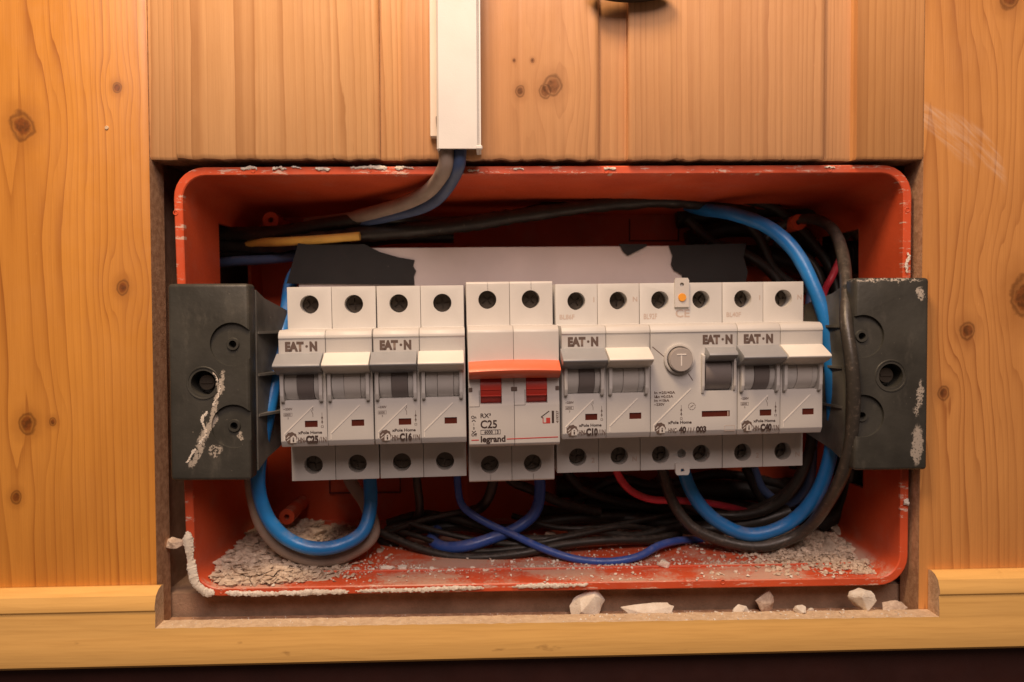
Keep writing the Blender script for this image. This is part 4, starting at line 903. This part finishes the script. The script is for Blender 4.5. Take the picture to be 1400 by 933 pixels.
for _ in range(1100):
    x = rn.uniform(XL + .006, XR - .004); y = rn.uniform(-.008, .013); zz = (zl1 + (zr1 - zl1) * (x - nl) / (nr - nl)) if y < 0 else ZL - .0015
    s = rn.choice((.00013, .0002, .0003, .0005)) * (1.3 if x > .03 else .7); it.append((Vector((x, y, zz + s * .2)), s, .7))
grains('plaster_crumbs', it, MT['plaster_white'], 'loose plaster crumbs on the sawn ledge below the orange box', 'crumbs')
# single lumps
def lump(px, py, y, sx, sy, sz, label, seed, mat='plaster_white', name='plaster_chunk', rot=0.0, ry=0.0, on=None):
    r = random.Random(seed); bm = bmesh.new()
    for _ in range(15):
        v = Vector([r.uniform(-1, 1) for _k in range(3)]); v /= max(.75, v.length); bm.verts.new(v)
    bmesh.ops.convex_hull(bm, input=bm.verts); bmesh.ops.delete(bm, geom=[v for v in bm.verts if not v.link_faces], context='VERTS')
    bmesh.ops.bevel(bm, geom=bm.edges[:], offset=.05, segments=1, affect='EDGES', clamp_overlap=True)
    bmesh.ops.remove_doubles(bm, verts=bm.verts, dist=.01)
    bmesh.ops.triangulate(bm, faces=bm.faces); bmesh.ops.subdivide_edges(bm, edges=[e for e in bm.edges if e.calc_length() > .2], cuts=2, use_grid_fill=True)
    bmesh.ops.triangulate(bm, faces=bm.faces)
    for v in bm.verts: v.co *= 1 + .10 * mnoise.noise(v.co * 2.2 + Vector((seed, 0, 0))) + .05 * mnoise.noise(v.co * 8)
    M_ = Matrix.Rotation(ry, 4, 'Y') @ Matrix.Rotation(rot, 4, 'Z') @ Matrix.Diagonal((sx * mm, sy * mm, sz * mm, 1)); bmesh.ops.transform(bm, matrix=M_, verts=bm.verts)
    p = P(px, py, y); zmin = min(v.co.z for v in bm.verts)
    base = on if on is not None else p.z + zmin
    for v in bm.verts: v.co.z -= zmin
    o = obj(name, bm, MT[mat], None, ang=12); o.location = (p.x, y, base - .0003); tag(o, label, 'plaster chunk', 'loose plaster chunks'); return o
LB = ZL - .0015
def led(x): return zl1 + (zr1 - zl1) * (x - nl) / (nr - nl)
lump(803, 830, .007, 9.5, 4, 6.5, 'pointed white plaster chunk on the ledge, the leftmost big one', 2, rot=.2, ry=-.5, on=LB)
lump(882, 836, .005, 14.0, 3.5, 4.2, 'long flat white plaster slab on the ledge, right of the pointed chunk', 5, rot=.05, ry=-.04, on=LB)
lump(1014, 830, .006, 5, 3, 3.0, 'small tilted plaster chunk on the ledge, third from the left', 7, rot=.4, ry=.4, on=LB)
lump(1044, 822, .012, 5.2, 3, 5.6, 'brownish plaster chunk wedged behind the ledge under the box rim', 9, 'plaster', rot=.2, ry=-.3, on=LB)
lump(981, 832, .007, 1.6, 1.5, 1.6, 'tiny plaster crumb on the ledge between the slab and the tilted chunk', 12, on=LB)
lump(1094, 836, -.002, 2.9, 2, 2.0, 'small rounded plaster chunk on the ledge, left of the tall white one', 13, on=led(P(1094, 836, 0).x))
lump(1178, 828, .001, 6.2, 4, 5.4, 'tall white rounded plaster chunk on the right part of the ledge', 17, on=led(P(1178, 828, 0).x))
lump(1222, 830, .007, 6.0, 3, 3.6, 'pale crumbly plaster chunk at the right end of the ledge', 19, 'plaster', on=LB)
lump(1108, 828, .009, 1.8, 1.5, 1.8, 'tiny plaster crumb behind the small rounded chunk on the ledge', 23, on=LB)
def onfloor(px, py, dep, s, label, seed, mat='plaster_white', asp=1.3):
    y = Y0 + dep; p = P(px, py, y); lump(px, py, y, s * asp, s, s * .8, label, seed, mat, on=floor_at(p.x, y))
onfloor(907, 765, .017, 2.7, 'single white chunk on the box floor just below the end of the thin blue wire', 31)
onfloor(550, 768, .018, 1.9, 'small white chunk on the box floor left of the wire tangle', 32)
onfloor(527, 770, .018, 1.6, 'flat white flake on the box floor beside the small chunk', 33, asp=2.8)
onfloor(646, 773, .017, 1.3, 'small white crumb below the lowest black wire in the middle', 34)
onfloor(590, 776, .017, 1.3, 'small white crumb left of the lowest black wire', 35)
onfloor(752, 724, .055, 2.6, 'round lump at the back of the box floor under the red lever breaker', 36, 'plaster')
onfloor(785, 722, .056, 3.0, 'second round lump at the back of the box floor, right of the first', 37, 'plaster')
onfloor(812, 724, .054, 2.0, 'third smaller lump at the back of the box floor', 38, 'plaster')
onfloor(1153, 733, .050, 5.0, 'large brownish plaster lump at the back right of the box floor', 39, 'plaster')
onfloor(435, 720, .058, 4.6, 'large plaster lump half behind the blue loop on the left', 40, 'plaster')
onfloor(285, 795, .010, 2.2, 'broken plaster chip in the left front corner of the heap', 41, 'plaster', 1.6)
onfloor(318, 782, .014, 2.6, 'flat plaster chip on the front of the left heap', 42, 'plaster', 1.8)
lump(240, 742, .012, 5.5, 3, 2.6, 'pale plaster lump squeezed between left board edge and box rim', 44, 'plaster')
# crust stuck on the rim
def crust(pts, r, label, seed, cat='plaster crust', grp='plaster stuck on the box rim'):
    q = []
    for (x, y, d) in pts: q.append(P(x, y, d * mm))
    bm = bmesh.new(); so = Vector((seed * 3.1, 0, 0))
    tube_bm(bm, q, r * mm, 12, 60, rf=lambda t, p: (.80 + .40 * mnoise.noise(p * 120 + so) + .16 * mnoise.noise(p * 420 + so)) * min(1, 12 * min(t, 1 - t) + .15))
    for v in bm.verts:
        v.co += Vector((mnoise.noise(v.co * 1300), .6 * mnoise.noise(v.co * 900 + Vector((5, 0, 0))), mnoise.noise(v.co * 900 + Vector((0, 9, 0))))) * .0006
        v.co += Vector((mnoise.noise(v.co * 2600), 0, mnoise.noise(v.co * 2600 + Vector((0, 9, 0))))) * .0004
    ym = sum(v.co.y for v in bm.verts) / len(bm.verts)
    for v in bm.verts: v.co.y = ym + (v.co.y - ym) * (.22 if 'drip' in cat else .5)
    o = obj('plaster_crust', bm, MT['plaster_white'], None, ang=35); tag(o, label, cat, grp); return o
crust([(256, 727, 3.6), (258, 750, 3.8), (262, 775, 4.3), (267, 796, 4.6), (280, 808, 5.0), (294, 811, 5.3)], 2.3, 'thick white plaster crust on the lower left corner of the rim', 1)
crust([(308, 811, 5.0), (340, 812, 5.0), (385, 811.5, 5.0), (430, 810, 5.0), (478, 809, 5.0)], 1.25, 'long plaster crust on the lower rim, left of the middle', 2)
crust([(486, 808.5, 5.0), (520, 807.5, 5.0), (565, 807, 5.0), (612, 805, 5.0), (662, 803.5, 5.0)], .95, 'thin plaster crust on the middle of the lower rim', 3)
crust([(700, 802.5, 5.0), (732, 801, 5.0), (770, 800.5, 5.0), (806, 799.5, 5.0)], .9, 'thin plaster crust on the lower rim above the pointed chunk', 4)
crust([(478, 229.5, 3.8), (505, 229, 3.8), (530, 229.5, 3.8)], .7, 'plaster smear crust on the upper rim left of the trunking', 5)
crust([(330, 232, 3.8), (342, 229, 3.8), (352, 231, 3.8)], .6, 'small plaster crust on the upper rim near the left corner', 6)
crust([(1240, 346, 3.6), (1243, 352, 3.4), (1239, 362, 3.6), (1241, 374, 3.6)], .6, 'curl of white plaster on the right rim above the bracket', 7)
crust([(1240, 683, 4.6), (1239, 690, 4.6)], 1.0, 'white plaster dot on the right rim below the bracket', 8)

FLK = ['plaster flake on the upper rim, leftmost of the pair near its left corner', 'plaster flake on the upper rim, right one of the pair near its left corner', 'plaster flake on the upper rim midway between left corner and grey cable', 'plaster flake on the upper rim left of the grey cable', 'plaster flake on the upper rim touching the grey cable from the left', 'plaster flake on the upper rim just right of the blue cable', 'plaster flake on the upper rim right of the trunking under the two knots', 'plaster flake on the upper rim below the groove right of the knots', 'plaster flake on the upper rim nearest its right corner']
for k, (x0_, x1_, yy_) in enumerate(((372, 392, 230.5), (398, 412, 229), (430, 452, 231), (540, 566, 230), (596, 612, 230), (640, 655, 234), (702, 716, 231), (826, 842, 231), (1128, 1142, 229))):
    crust([(x0_, yy_, 3.7), ((x0_ + x1_) / 2, yy_ - .8, 3.6), (x1_, yy_ + .6, 3.7)], (.42, .3, .5, .45, .3, .35, .3, .45, .4)[k], FLK[k], 30 + k, 'plaster crust', 'small plaster flakes on the upper rim')
GB = 'plaster drips on the black brackets'
crust([(291, 508, -7.2), (299, 522, -7.3), (298, 540, -7.2), (291, 556, -7.0)], .3, 'upper plaster drip running from the screw hole of the left bracket', 11, 'plaster drip', GB)
crust([(284, 563, -7.1), (276, 574, -7.3), (281, 592, -7.2), (272, 608, -7.0)], .42, 'middle plaster drip on the front of the left bracket', 12, 'plaster drip', GB)
crust([(268, 613, -7.1), (262, 622, -7.3), (255, 634, -7.0)], .38, 'lowest plaster drip on the front of the left bracket', 13, 'plaster drip', GB)
# ------------------------------------------------------------------ render
S.render.engine = 'CYCLES'
S.cycles.max_bounces = 6
S.render.resolution_x = 1024; S.render.resolution_y = 682
